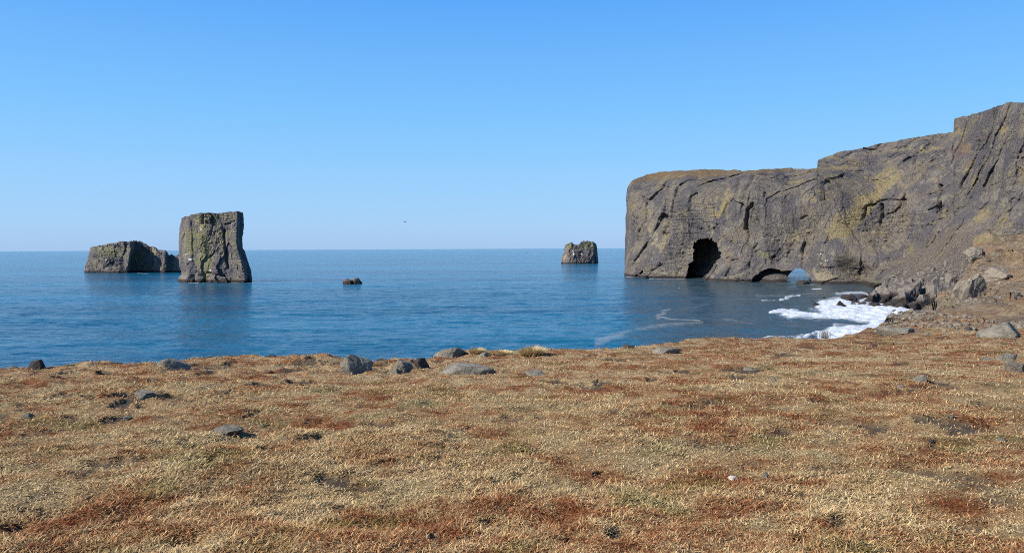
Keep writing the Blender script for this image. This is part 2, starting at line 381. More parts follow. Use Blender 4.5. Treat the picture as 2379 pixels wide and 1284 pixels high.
# ------------------------------------------------------------------ sea
def build_sea():
    dense = np.linspace(-41, 41, 1150)
    az = np.radians(np.r_[np.linspace(-86, -42, 30), dense, np.linspace(42, 86, 30)])
    pys = np.r_[np.linspace(1.0, 0.9, 2)]
    inv = np.r_[np.linspace(1 / 12.0, 1 / 130.0, 12)[:-1], np.linspace(1 / 130.0, 1 / 25000.0, 560)]
    Yd = 1 / inv
    x = np.tan(az)[None] * Yd[:, None]; y = np.repeat(Yd[:, None], len(az), 1)
    # beyond the dense fan the columns would run off: keep them on a circle
    far = np.hypot(x, y) > 25500
    k = np.where(far, 25500 / np.hypot(x, y), 1); x = x * k; y = y * k
    P = np.c_[x.ravel(), y.ravel(), np.zeros(x.size)]
    px, py = project(P)
    # white water in the corner of the bay
    foam = np.zeros(len(P))
    main = [(1790, 727), (1812, 722), (1850, 724), (1900, 727), (1890, 712), (1895, 703), (1915, 697), (1950, 694), (1990, 700), (2040, 706), (2100, 716), (2140, 728), (2080, 740), (2070, 752), (2040, 758), (1990, 752), (1940, 748), (1880, 745), (1830, 740)]
    def soft(poly, w):
        ins = inpoly(px, py, poly); d = segdist(px, py, poly + [poly[0]], 1.6)
        return np.clip(0.5 + np.where(ins, d, -d) / (2 * w), 0, 1)
    sel = (px > 1380) & (px < 2500) & (py > 655) & (py < 850) & (P[:, 1] > 20)
    px_, py_ = px, py
    px, py = px[sel], py[sel]
    f = 1.0 * soft(main, 8)
    near = [(1895, 772), (1925, 764), (1960, 760), (2040, 754), (2075, 735), (2200, 735), (2200, 800), (1960, 800), (1900, 790)]
    f = np.maximum(f, 1.0 * soft(near, 5))
    for ln, w, st in (([(1790, 727), (1815, 722), (1850, 723), (1875, 728)], 5, 0.95), ([(1885, 727), (1960, 733), (2060, 722)], 16, 0.85),
                      ([(1825, 693), (1858, 688)], 3.5, 0.8), ([(1812, 698), (1832, 696)], 3.5, 0.8), ([(1888, 672), (1907, 671)], 3, 0.8),
                      ([(1770, 699), (1800, 698)], 3, 0.55), ([(1945, 683), (2000, 681), (2030, 690), (2000, 700)], 8, 0.72), ([(1905, 700), (1960, 690)], 8, 0.62),
                      ([(1850, 790), (1895, 776), (1930, 766)], 6, 0.85), ([(1700, 792), (1850, 782), (1890, 777)], 4, 0.6),
                      ([(1940, 757), (2040, 750), (2070, 745)], 7, 0.95), ([(1980, 712), (2070, 716), (2115, 720)], 5, 0.95)):
        d = segdist(px, py, ln, 1.7); f = np.maximum(f, st * np.exp(-(d / w) ** 2))
    # dark slick between the two breakers
    d = segdist(px, py, [(1850, 752), (1930, 751), (2000, 757)], 2.2); f = f * (1 - 0.75 * np.exp(-(d / 12) ** 2))
    d = segdist(px, py, [(1862, 724), (1905, 726)], 2.2); f = f * (1 - 0.5 * np.exp(-(d / 7) ** 2))
    sc = np.zeros(len(px))
    for ln, w, st in (([(1340, 812), (1395, 795), (1440, 775), (1500, 760), (1560, 753), (1630, 750)], 8, 0.68), ([(1370, 803), (1440, 777)], 16, 0.72),
                      ([(1530, 741), (1526, 735), (1545, 730), (1538, 722), (1555, 717)], 6, 0.78), ([(1532, 738), (1560, 742), (1625, 745)], 3, 0.85),
                      ([(1555, 717), (1620, 712), (1650, 698), (1700, 695), (1770, 694)], 3, 0.55), ([(1680, 741), (1702, 742), (1722, 749), (1750, 753)], 3, 0.7),
                      ([(1758, 688), (1830, 687), (1890, 680)], 5, 0.62), ([(1450, 722), (1530, 718)], 4, 0.45)):
        d = segdist(px, py, ln, 1.5); sc = np.maximum(sc, 0.85 * st * np.exp(-(d / (1.3 * w)) ** 2))
    scum = np.zeros(len(P)); scum[sel] = sc; foam[sel] = f
    px, py = px_, py_
    # small breakers around the feet of the rocks
    fr = P[:, 1] > 20
    for ln, w, st in (([(437, 656.5), (460, 657)], 2, 0.9), ([(470, 658), (482, 658)], 1.5, 0.75), ([(530, 657.5), (556, 657.5)], 1.6, 0.8), ([(572, 657), (588, 657)], 1.5, 0.7),
                      ([(200, 632.5), (208, 632)], 1.5, 0.8), ([(318, 634.5), (345, 635.5)], 1.6, 0.85), ([(255, 634), (300, 635)], 1.2, 0.55), ([(590, 630), (600, 630)], 1.5, 0.5),
                      ([(810, 661), (822, 661.5)], 1.5, 0.7), ([(1454, 643.5), (1484, 643)], 2, 0.9), ([(1508, 647.5), (1595, 648)], 1.7, 0.85), ([(1600, 648.5), (1640, 650)], 1.4, 0.6),
                      ([(1640, 653), (1750, 656)], 1.3, 0.55), ([(1805, 658), (1835, 658)], 1.4, 0.8), ([(1850, 660), (1890, 661)], 1.6, 0.8), ([(1890, 660), (1990, 663)], 1.4, 0.55)):
        d = segdist(px, py, ln, 1.3); foam = np.where(fr, np.maximum(foam, 0.72 * st * np.exp(-(d / (w * 0.8)) ** 2)), foam)
    bay = np.where(P[:, 1] > 60, sst(px - (py - 640) * -0.10, 1440, 1640) * sst(P[:, 1], 1500, 700), 0)
    near_ = sst(P[:, 1], 1300, 350); S_ = P * np.array([0.5, 1.0, 1.0])
    ca, sa = math.cos(0.25), math.sin(0.25); S_ = np.c_[S_[:, 0] * ca - S_[:, 1] * sa, S_[:, 0] * sa + S_[:, 1] * ca, S_[:, 2]]
    w1 = fbm(S_ * 0.035, 3, 201, 0.5); w2 = 1 - 2 * np.abs(fbm(S_ * 0.10 + 0.8 * w1[:, None], 3, 205, 0.55)); w3 = fbm(S_ * 0.32, 2, 209)
    P[:, 2] += near_ * (1 - foam) * (0.55 * w1 + 0.20 * w2 + 0.10 * w3)
    P[:, 2] += 1.6 * foam * (P[:, 1] < 480) * (0.5 + 0.5 * fbm(P * 0.25, 3, 5)) - 0.02
    o = mesh_obj('sea', P, grid_faces(len(Yd), len(az))[:, ::-1], M_SEA, {'foam': foam, 'scum': scum, 'bay': bay})
    tag(o, kind='structure'); return o
sea = build_sea()

# ------------------------------------------------------------------ meadow on the near cliff top
EDGE = [(-900, 880, 15), (-300, 868, 18), (0, 856, 19.5), (40, 853, 20), (140, 851, 20), (300, 845, 21), (420, 836, 22), (560, 831, 23.5), (690, 833, 23), (830, 838, 23), (1000, 833, 24), (1080, 815, 26),
        (1240, 813, 27), (1340, 812, 27.5), (1450, 807, 29), (1540, 804, 30), (1600, 792, 33), (1750, 787, 36), (1850, 784, 39), (1930, 780, 43), (2000, 770, 48), (2040, 762, 54), (2060, 750, 62),
        (2075, 734, 72), (2100, 727, 80), (2150, 712, 90), (2165, 698, 97), (2200, 668, 105), (2228, 642, 108), (2250, 612, 110), (2262, 552, 112), (2290, 547, 113), (2379, 550, 112), (2500, 540, 112), (2900, 500, 108)]
INNER = [(2379, 820, 22), (2379, 780, 32), (2379, 740, 50), (2379, 700, 66), (2379, 640, 86), (2379, 590, 101), (2250, 745, 58), (2250, 700, 85), (2310, 665, 92), (2150, 765, 48), (2150, 732, 74), (2060, 790, 36),
         (2600, 780, 30), (2600, 640, 80)]
def kstep(px, Y): return 2.6 * sst(px, 2248, 2262) * sst(Y, 97, 105)
cp = []; 
for (a, b_, c_) in EDGE + INNER:
    p = at(a, b_, np.array(float(c_))); cp.append((p[0], p[1], p[2] - kstep(a, c_)))
for x_ in (-12, -6, 0, 6, 12):
    for y_ in (-5, 1, 5, 9, 13):
        if abs(x_) > 7 and y_ > 10: continue
        cp.append((x_, y_, EYE - 1.6 - 0.075 * y_))
for (x_, y_) in ((-60, -20), (60, -20), (0, -60), (-80, -90), (80, -90), (120, 40), (-30, 0)):
    cp.append((x_, y_, EYE - 1.6 - 0.02 * y_ + (4 if x_ > 100 else 0)))
cp = np.array(cp)
_rb = RBF(cp[:, :2], cp[:, 2], 1e-4, 30.0)
PATCH = [(2030, 993, 45, 11, 0.9), (1810, 1005, 28, 8, 0.7), (1640, 1028, 90, 14, 0.5), (1700, 1040, 20, 8, 0.8), (885, 985, 36, 7, 0.9), (620, 1041, 24, 7, 1), (770, 1110, 34, 12, 0.9), (850, 1133, 45, 8, 0.9),
         (30, 1222, 60, 16, 1), (105, 1195, 40, 18, 0.7), (430, 1258, 60, 20, 0.9), (490, 1068, 16, 6, 0.9), (720, 1015, 38, 6, 0.8), (700, 886, 40, 4, 1), (612, 892, 26, 5, 0.9), (1750, 858, 26, 5, 0.8), (215, 1160, 18, 8, 0.8),
         (1135, 1210, 20, 8, 0.6), (1430, 1235, 24, 14, 0.8), (1380, 900, 30, 5, 0.7), (1260, 968, 16, 6, 0.7), (60, 1010, 14, 4, .4), (150, 918, 24, 6, 0.8), (250, 865, 20, 4, 0.8), (405, 922, 30, 6, 0.8), (330, 942, 16, 5, .7),
         (1945, 1210, 30, 14, 0.8), (2260, 1225, 50, 14, 0.7), (1860, 1260, 30, 10, 0.7), (1935, 980, 50, 10, 0.5), (2170, 1032, 10, 8, 0.8), (1935, 1095, 40, 14, 0.5), (590, 865, 30, 5, .7), (500, 850, 60, 6, .6), (930, 864, 30, 4, 0.6),
         (1390, 1100, 12, 5, 0.6), (1200, 1110, 14, 5, 0.5), (1320, 1255, 16, 8, .6), (2110, 880, 12, 3, .5), (5, 965, 22, 7, 0.8), (720, 846, 12, 3, .8), (1240, 868, 26, 4, .6), (1060, 1000, 18, 5, .5), (1560, 1180, 14, 5, .4)]
def ground_base(x, y):
    px = W0 / 2 + FPX * x / np.maximum(y, 1.0)
    return _rb(x, y) + kstep(px, y)
def ground_z(x, y, masks=False):
    x = np.asarray(x, float); y = np.asarray(y, float)
    z = ground_base(x, y); P = np.c_[x, y, np.zeros_like(x)]
    r = np.hypot(x, y); k = sst(r, 14, 70)
    z = z + 0.065 * fbm(P * 0.7, 4, 3) * sst(r, 0, 6) + 0.035 * fbm(P * 3.1, 3, 8) + k * 0.9 * fbm(P * 0.14, 5, 11) * (0.4 + 0.6 * sst(x, 10, 40))
    e_w, e2, cid = worley(P * np.array([0.45, 0.45, 1]), 3)
    z = z + sst(r, 40, 80) * 0.45 * (cid - 0.5)
    tq = z / 1.5 + 0.35 * fbm(P * 0.12, 3, 13); z = z + sst(r, 62, 85) * 1.05 * (sst(tq % 1.0, 0.25, 0.75) - (tq % 1.0))
    z = z + 0.10 * np.maximum(0, fbm(P * 1.6, 3, 17)) * sst(r, 15, 19) * sst(x, 0, -3)
    px, py = project(np.c_[x, y, z]); ok = y > 2
    wob = fbm(P * 1.8, 3, 21)
    soil = np.zeros_like(x)
    for (cx, cy, rx, ry, st) in PATCH:
        q = ((px - cx) / rx) ** 2 + ((py - cy) / ry) ** 2
        soil = np.maximum(soil, st * (1 - sst(q + 1.1 * wob, 0.6, 1.9)))
    soil = np.where(ok, soil, 0)
    rnd = sst(fbm(P * 1.25, 4, 51), 0.52, 0.70) * 0.85 * sst(r, 4, 10)
    soil = np.maximum(soil, rnd)
    z = z - 0.07 * soil
    # rust coloured hummock beside the largest boulder, and ragged turf clods on the rim
    z = z + np.where(ok, 0.20 * np.exp(-(((px - 735) / 60) ** 2 + ((y - 21.6) / 1.0) ** 2) ** 1.5), 0)
    if masks: return z, soil, px, py
    return z
def on_ground(px, py):                        # depth at which a line of sight meets the meadow
    d = ray(px, py); lo, hi = 2.0, None
    Ys = np.exp(np.linspace(math.log(2.5), math.log(112), 260))
    P = C0 + d[None] * Ys[:, None]
    under = P[:, 2] < ground_z(P[:, 0], P[:, 1])
    k = np.argmax(under)
    if not under.any(): return 100.0
    if k == 0: return float(Ys[0])
    ys = np.linspace(Ys[k - 1], Ys[k], 12); P = C0 + d[None] * ys[:, None]
    under = P[:, 2] < ground_z(P[:, 0], P[:, 1])
    return float(ys[np.argmax(under)] if under.any() else ys[-1])

_ed = np.array(EDGE, float)
_ep = at(_ed[:, 0], _ed[:, 1], _ed[:, 2]); _eaz = np.arctan2(_ep[:, 0], _ep[:, 1]); _er = np.hypot(_ep[:, 0], _ep[:, 1])
def edge_r(az):
    az = np.asarray(az, float)
    if az.ndim: return sum(edge_r0(az + k * 0.0022) for k in range(-3, 4)) / 7
    return edge_r0(az)
def edge_r0(az):
    return np.interp(az, np.r_[-math.pi, -1.2, _eaz, 1.3, math.pi], np.r_[90, 25, _er, 140, 90])
FR_AZ = np.radians(np.linspace(-40, 40, 760))
NR = 640
def build_meadow():
    az = np.r_[np.radians(np.linspace(-180, -41, 70)), FR_AZ, np.radians(np.linspace(41, 180, 70))]
    er = edge_r(az); er = er * (1 + 0.012 * fbm(np.c_[az * 60, az * 0, az * 0], 4, 31))
    t = np.linspace(0, 1, NR)
    ns = 400; ta = np.linspace(0, 1, ns)[:, None]; tb = np.linspace(0, 1, NR - ns + 1)[1:, None]
    r = np.concatenate([0.6 * (14.0 / 0.6) ** ta * np.ones_like(er)[None], 14.0 * (er[None] / 14.0) ** tb], 0)
    x = r * np.sin(az)[None]; y = r * np.cos(az)[None]
    z, soil, px, py = ground_z(x.ravel(), y.ravel(), True)
    nd = 26
    s = np.linspace(0, 1, nd + 1)[1:]
    xd = (er[None] + 13 * s[:, None] ** 1.3) * np.sin(az)[None]; yd = (er[None] + 13 * s[:, None] ** 1.3) * np.cos(az)[None]
    ze = z.reshape(x.shape)[-1]
    zd = ze[None] + (-(ze[None] + 3)) * (s[:, None] ** 0.8) - 0.3
    Pd = np.c_[xd.ravel(), yd.ravel(), zd.ravel()]
    nn = fbm(Pd * 0.5, 4, 77); w = np.repeat(s, len(az)); Pd[:, 0] += nn * np.sin(np.tile(az, nd)) * 1.5 * w; Pd[:, 1] += nn * np.cos(np.tile(az, nd)) * 1.5 * w
    P = np.r_[np.c_[x.ravel(), y.ravel(), z], Pd]
    # masks
    rr = r.ravel(); Pn = np.c_[x.ravel(), y.ravel(), z]
    fr = (y.ravel() > 5)
    st = np.where(fr, sst(rr + 10 * fbm(Pn * 0.09, 4, 61), 50, 66), 0)
    outc = blobs(px, py, [(2090, 768, 60, 8, 4, 0.9), (2250, 655, 30, 42, 0, 1.0), (2345, 632, 50, 18, 0, 0.9), (2275, 588, 30, 16, 0, 0.8), (2360, 700, 60, 14, 0, .3)])
    st = np.clip(np.maximum(st * (0.55 + 0.5 * sst(fbm(Pn * 0.35, 4, 63), -0.3, 0.4)), np.where(fr, outc, 0)), 0, 1)
    straw = np.where(fr, blobs(px, py, [(2280, 553, 40, 8, 4, 0.9), (2180, 706, 50, 6, -3, 0.6), (2180, 768, 70, 6, -6, 0.5), (1180, 816, 90, 6, 0, 0.8)]), 0) * (0.6 + 0.5 * fbm(Pn * 0.8, 3, 65))
    z0 = np.zeros(len(Pd))
    o = mesh_obj('ground', P, grid_faces(NR + nd, len(az), wrap=True)[:, ::-1], M_MEADOW, {'soil': np.r_[soil, z0], 'stony': np.r_[st, z0 + 0.8], 'straw': np.r_[np.clip(straw, 0, 1), z0]})
    tag(o, kind='structure')
    cap = mesh_obj('ground_patch', np.array([[0.9 * math.sin(a), 0.9 * math.cos(a), EYE - 1.68] for a in np.linspace(0, 2 * math.pi, 25)[:-1]]), np.arange(24).reshape(1, 24)[:, ::-1], M_MEADOW)
    tag(cap, kind='structure')
    return o
meadow = build_meadow()

def build_grass(nb=1300000):
    rs = np.random.default_rng(4)
    az = rs.uniform(math.radians(-39), math.radians(39), nb); er = edge_r(az) * 0.998
    er = np.minimum(er, 75)
    a = -1.15                                  # density in r
    r0 = 3.4; u = rs.random(nb)
    r = (r0 ** a + u * (er ** a - r0 ** a)) ** (1 / a)
    x = r * np.sin(az); y = r * np.cos(az)
    z, soil, px, py = ground_z(x, y, True)
    P = np.c_[x, y, z]
    dens = 0.85 + 0.35 * fbm(P * 2.3, 3, 91)
    keep = rs.random(nb) < dens * (1 - 0.95 * soil)
    x, y, z, r, px, py, soil = (q[keep] for q in (x, y, z, r, px, py, soil)); n = len(x); P = P[keep]
    straw = np.clip(blobs(px, py, [(1180, 814, 110, 9, 0, 1)]), 0, 1)
    L = (0.020 + 0.036 * rs.random(n) ** 1.6) * (1 + 0.06 * np.minimum(r, 30)) * (0.8 + 0.5 * (fbm(P * 0.8, 2, 95) > 0))
    L *= 1 + 0.5 * straw
    wd = (0.0013 + 0.0012 * rs.random(n)) * (1 + 0.16 * np.minimum(r, 40))
    th = rs.uniform(0, 2 * math.pi, n) + 0.8 * fbm(P * 1.2, 2, 97); el = np.radians(2 + 48 * rs.random(n) ** 1.9); el2 = el - np.radians(rs.uniform(5, 60, n))
    dx, dy = np.cos(th), np.sin(th)
    ph = th + math.pi / 2 + rs.uniform(-0.6, 0.6, n); sx, sy = np.cos(ph), np.sin(ph)
    b = np.c_[x, y, z - 0.006]
    m1 = b + np.c_[dx * np.cos(el), dy * np.cos(el), np.sin(el)] * (L * 0.55)[:, None]
    tp = m1 + np.c_[dx * np.cos(el2), dy * np.cos(el2), np.sin(el2)] * (L * 0.5)[:, None]
    S = np.c_[sx, sy, sx * 0] * wd[:, None]
    V = np.stack([b - S, b + S, m1 + S * 0.8, m1 - S * 0.8, tp], 1).reshape(-1, 3)
    i = np.arange(n)[:, None] * 5
    q = i + np.array([[0, 1, 2, 3]]); t = i + np.array([[3, 2, 4]])
    rnd = np.repeat(rs.random(n), 5); tip = np.tile([0, 0, 0.6, 0.6, 1.0], n)
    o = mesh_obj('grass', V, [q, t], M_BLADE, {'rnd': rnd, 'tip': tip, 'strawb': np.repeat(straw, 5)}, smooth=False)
    tag(o, 'short dry grass and rust red moss covering the whole meadow', 'grass', kind='stuff')
    return o
grass = build_grass()

# ------------------------------------------------------------------ headland
CREST = [(1430, 420), (1462, 418), (1480, 411), (1500, 405), (1530, 400), (1560, 397), (1640, 394), (1700, 395), (1735, 397), (1765, 394), (1800, 393), (1840, 391), (1842, 394), (1870, 393), (1898, 390), (1899.5, 377), (1903, 372),
         (1912, 366), (1935, 358), (1960, 350), (2000, 343), (2050, 332), (2100, 324), (2150, 314), (2214, 306), (2216, 277), (2235, 270), (2270, 262), (2300, 250), (2330, 241), (2379, 238), (2600, 205), (3000, 180)]
CAPLOW = [(1430, 445), (1452, 437), (1487, 425), (1520, 424), (1574, 421), (1600, 417), (1657, 416), (1707, 408), (1744, 407), (1794, 404), (1894, 397), (1905, 372), (2000, 347), (2214, 310), (2216, 279), (2379, 243), (3000, 190)]
BASE = [(1430, 641), (1453, 642), (1480, 645), (1600, 648), (1640, 652), (1700, 655), (1750, 656), (1820, 657), (1890, 659), (1930, 661), (2028, 665), (2046, 690), (2080, 705), (2160, 715), (2379, 735), (3000, 770)]
LEFT = [(395, 1500), (405, 1490), (412, 1478), (422, 1466), (435, 1459), (460, 1455), (490, 1456), (505, 1453), (540, 1453), (560, 1451), (600, 1450), (630, 1450), (650, 1448)]
HC = [(1453, 500, 795), (1453, 430, 800), (1600, 430, 722), (1600, 520, 708), (1750, 420, 668), (1750, 520, 652), (1890, 410, 640), (1890, 530, 622), (2030, 560, 595), (2030, 420, 635), (2030, 350, 680),
      (2130, 600, 540), (2130, 480, 570), (2130, 340, 640), (2215, 320, 610), (2215, 450, 545), (2215, 560, 490), (2300, 260, 545), (2300, 400, 510), (2300, 540, 470), (2379, 245, 500), (2379, 400, 470), (2379, 540, 440),
      (2150, 660, 440), (2250, 610, 430), (2379, 650, 390), (2600, 250, 430), (2600, 500, 390), (2600, 700, 340), (1910, 372, 690), (1990, 348, 690), (1950, 600, 592), (2000, 600, 588), (1890, 600, 606), (2030, 610, 574), (1800, 560, 634), (1700, 560, 664), (1550, 560, 722), (1950, 470, 615), (1480, 560, 772), (1630, 610, 684)]
for (px_, py_) in BASE[1:]:
    if px_ < 2500: HC.append((px_, py_, float(sea_Y(px_, py_))))
for px_, Y_ in ((1500, 830), (1600, 772), (1700, 730), (1850, 682)): HC.append((px_, float(interp(px_, CREST)), float(Y_)))
HC = np.array(HC)
_hb = RBF(HC[:, :2], 1000.0 / HC[:, 2], 2e-4, 200.0)
def head_Y(px, py): return 1000.0 / _hb(px, py)
CAVE = [(x + (5 if x > 1635 else -6), y - 3) for x, y in [(1635.6, 553), (1642, 559.5), (1650.5, 554.5), (1659, 567), (1663, 582), (1667, 594), (1665.5, 604), (1657, 613), (1655.5, 624), (1644, 637), (1636, 650), (1630, 665), (1597, 665), (1597, 640), (1601, 632), (1609, 617), (1617, 609), (1618, 589), (1614, 577), (1619, 567), (1627, 564)]]
HOLE = [(x + (x - 1858) * 0.12, y - 2) for x, y in [(1829, 680), (1829, 655.5), (1834, 642), (1841, 632), (1847.5, 625), (1858.7, 625), (1867, 631), (1872, 642), (1881, 649), (1886, 659), (1887, 682)]]
NOTCH = [(1740, 670), (1744, 656), (1751, 642), (1769, 631), (1789, 622), (1800, 626), (1812, 629), (1832, 628), (1847, 626), (1843, 634), (1835, 644), (1831, 670)]
NOTCH2 = [(1466, 660), (1468, 643), (1475, 637), (1488, 632), (1497, 627), (1499, 633), (1490, 641), (1486, 660)]
CRACKS = [([(1747, 408), (1741, 425), (1733, 440), (1731, 460)], 4.5, 5), ([(1751, 472), (1742, 490), (1737, 510), (1735, 530)], 3.0, 8), ([(1741, 530), (1743, 545), (1738, 560)], 2.0, 5), ([(1758, 566), (1748, 578), (1744, 600), (1740, 622)], 2.2, 5),
          ([(1604, 540), (1612, 555), (1622, 566)], 2.5, 6), ([(1546, 528), (1540, 545)], 3.5, 5), ([(1782, 600), (1776, 615), (1772, 625)], 2.0, 4), ([(1827, 410), (1829, 430)], 1.6, 4), ([(1510, 628), (1530, 612)], 2.2, 4), ([(2050, 476), (2047, 520)], 2.6, 5),
          ([(2034, 475), (2050, 466), (2070, 464), (2115, 466)], 2.4, 2.5), ([(2101, 466), (2104, 490), (2095, 520)], 2.0, 4), ([(2183, 430), (2178, 470), (2177, 495)], 3.2, 8), ([(2010, 510), (2020, 480), (2034, 475)], 2.2, 5), ([(1780, 448), (1779, 460)], 2, 4),
          ([(2350, 470), (2342, 500), (2335, 520)], 2.5, 5), ([(1862, 508), (1872, 502)], 2.5, 4), ([(2128, 366), (2126, 384)], 4, 6), ([(1900, 385), (1960, 382), (2060, 380)], 2.0, 1.6), ([(2080, 355), (2150, 356), (2200, 358)], 1.8, 1.6), ([(2036, 560), (2040, 600), (2036, 650)], 2.4, 5)]
MOSS = [(1975, 385, 70, 12, -10, 0.55), (2290, 500, 30, 40, 10, 0.5), (2070, 400, 40, 14, -20, 0.5), (2350, 330, 12, 40, 0, 0.5), (2010, 480, 26, 70, 38, 1.0), (1965, 525, 30, 42, 30, 1.0), (2060, 430, 14, 60, 55, 0.95), (1940, 540, 16, 30, 10, 0.7), (1690, 470, 9, 40, 20, 0.75), (1672, 500, 12, 22, 35, 0.45), (2230, 310, 12, 26, 60, 0.6), (2330, 300, 16, 14, 0, 0.8), (2245, 345, 14, 14, 20, 0.8),
        (2290, 455, 10, 50, 8, 0.55), (2340, 440, 12, 60, 15, 0.5), (2200, 500, 10, 50, 5, 0.5), (2240, 480, 12, 60, 0, 0.45), (2370, 420, 10, 60, 10, 0.5), (2170, 425, 10, 14, 0, .6), (1860, 425, 30, 6, -30, .4), (1840, 430, 20, 20, 0, .3), (2090, 350, 50, 6, -8, .5),
        (2150, 350, 60, 5, -8, .7), (2300, 495, 20, 8, 0, .6), (1715, 590, 40, 12, -20, 0.3), (2140, 590, 26, 10, 0, 0.3), (1920, 470, 16, 26, 30, .35), (2110, 440, 20, 14, 0, .4), (1990, 395, 30, 10, -15, 0.45), (1990, 600, 12, 18, 0, .3)]
GREEN = [(1775, 590, 22, 14, 10, 0.8), (2120, 575, 8, 20, 20, 0.8), (2040, 655, 8, 6, 0, 0.9), (2285, 305, 8, 8, 0, .3)]
PALE = [(1540, 632, 50, 7, 3, 0.75), (1690, 645, 50, 7, -8, 0.75), (1920, 642, 30, 14, 0, 1.0), (1955, 640, 12, 14, 10, 0.9), (1525, 560, 20, 40, -20, 0.3), (1600, 575, 14, 30, -25, 0.45), (1710, 517, 22, 10, -40, 0.35), (1850, 540, 12, 30, 30, .3), (1900, 560, 20, 14, -20, .3), (1820, 580, 14, 22, 40, 0.35),
        (1655, 530, 14, 12, 0, .35), (1785, 640, 20, 8, -20, .35)]
REDM = [(2235, 350, 22, 28, -20, 0.8), (2200, 340, 14, 50, 10, 0.5), (2280, 320, 30, 12, -10, 0.5), (1730, 590, 26, 22, 30, 0.3), (2300, 280, 30, 8, 0, .35)]
TALUS = [(2130, 620, 45, 70, 42, 1.0), (2190, 590, 40, 60, 55, 1.0), (2230, 560, 40, 30, 30, 0.9), (2230, 640, 50, 50, 0, 1.0), (2120, 680, 60, 20, 0, 0.5)]
def rock_disp(P, seed=0, sc=1.0, vs=1.0, fine=1.0):
    """relief of a weathered tuff cliff in metres (positive sticks out)"""
    Q = P / sc * np.array([1, 1, vs])
    wp = np.c_[fbm(Q * 0.03, 3, seed + 1), fbm(Q * 0.03, 3, seed + 2), fbm(Q * 0.03, 3, seed + 3)] * 6
    wq = np.c_[fbm(Q * 0.12, 3, seed + 21), fbm(Q * 0.12, 3, seed + 22), fbm(Q * 0.12, 3, seed + 23)] * 3
    d = 4.5 * fbm(Q * 0.018 * np.array([1, 1, 0.5]), 3, seed + 4)
    v, e = facets((Q + wp) * np.array([0.050, 0.050, 0.016]), seed + 5)
    d += 2.8 * v - 0.7 * (1 - sst(e, 0.0, 0.03))
    v, e = facets((Q + wp * 0.6 + wq * 0.5) * np.array([0.11, 0.11, 0.055]), seed + 9)
    d += 0.85 * v - 0.45 * (1 - sst(e, 0.0, 0.05)) * sst(fbm(Q * 0.05, 2, seed + 52), -0.3, 0.4)
    fine = fine * (0.12 + 1.1 * sst(fbm(Q * 0.03, 3, seed + 51), -0.05, 0.40))
    v, e = facets((Q + wq) * np.array([0.30, 0.30, 0.20]), seed + 31)
    d += fine * (0.75 * v - 0.3 * (1 - sst(e, 0.0, 0.12)))
    d += 0.7 * fbm((Q + wq) * np.array([0.08, 0.08, 0.03]), 4, seed + 12, 0.55)
    d += (0.15 + 0.6 * fine) * (0.4 - np.abs(fbm((Q + wq) * 0.30, 4, seed + 13, 0.65)))
    d += 0.8 * fbm(Q * np.array([0.08, 0.08, 0.6]), 3, seed + 15) * sst(fbm(Q * 0.02, 2, seed + 16), -0.2, 0.5)
    return d * sc
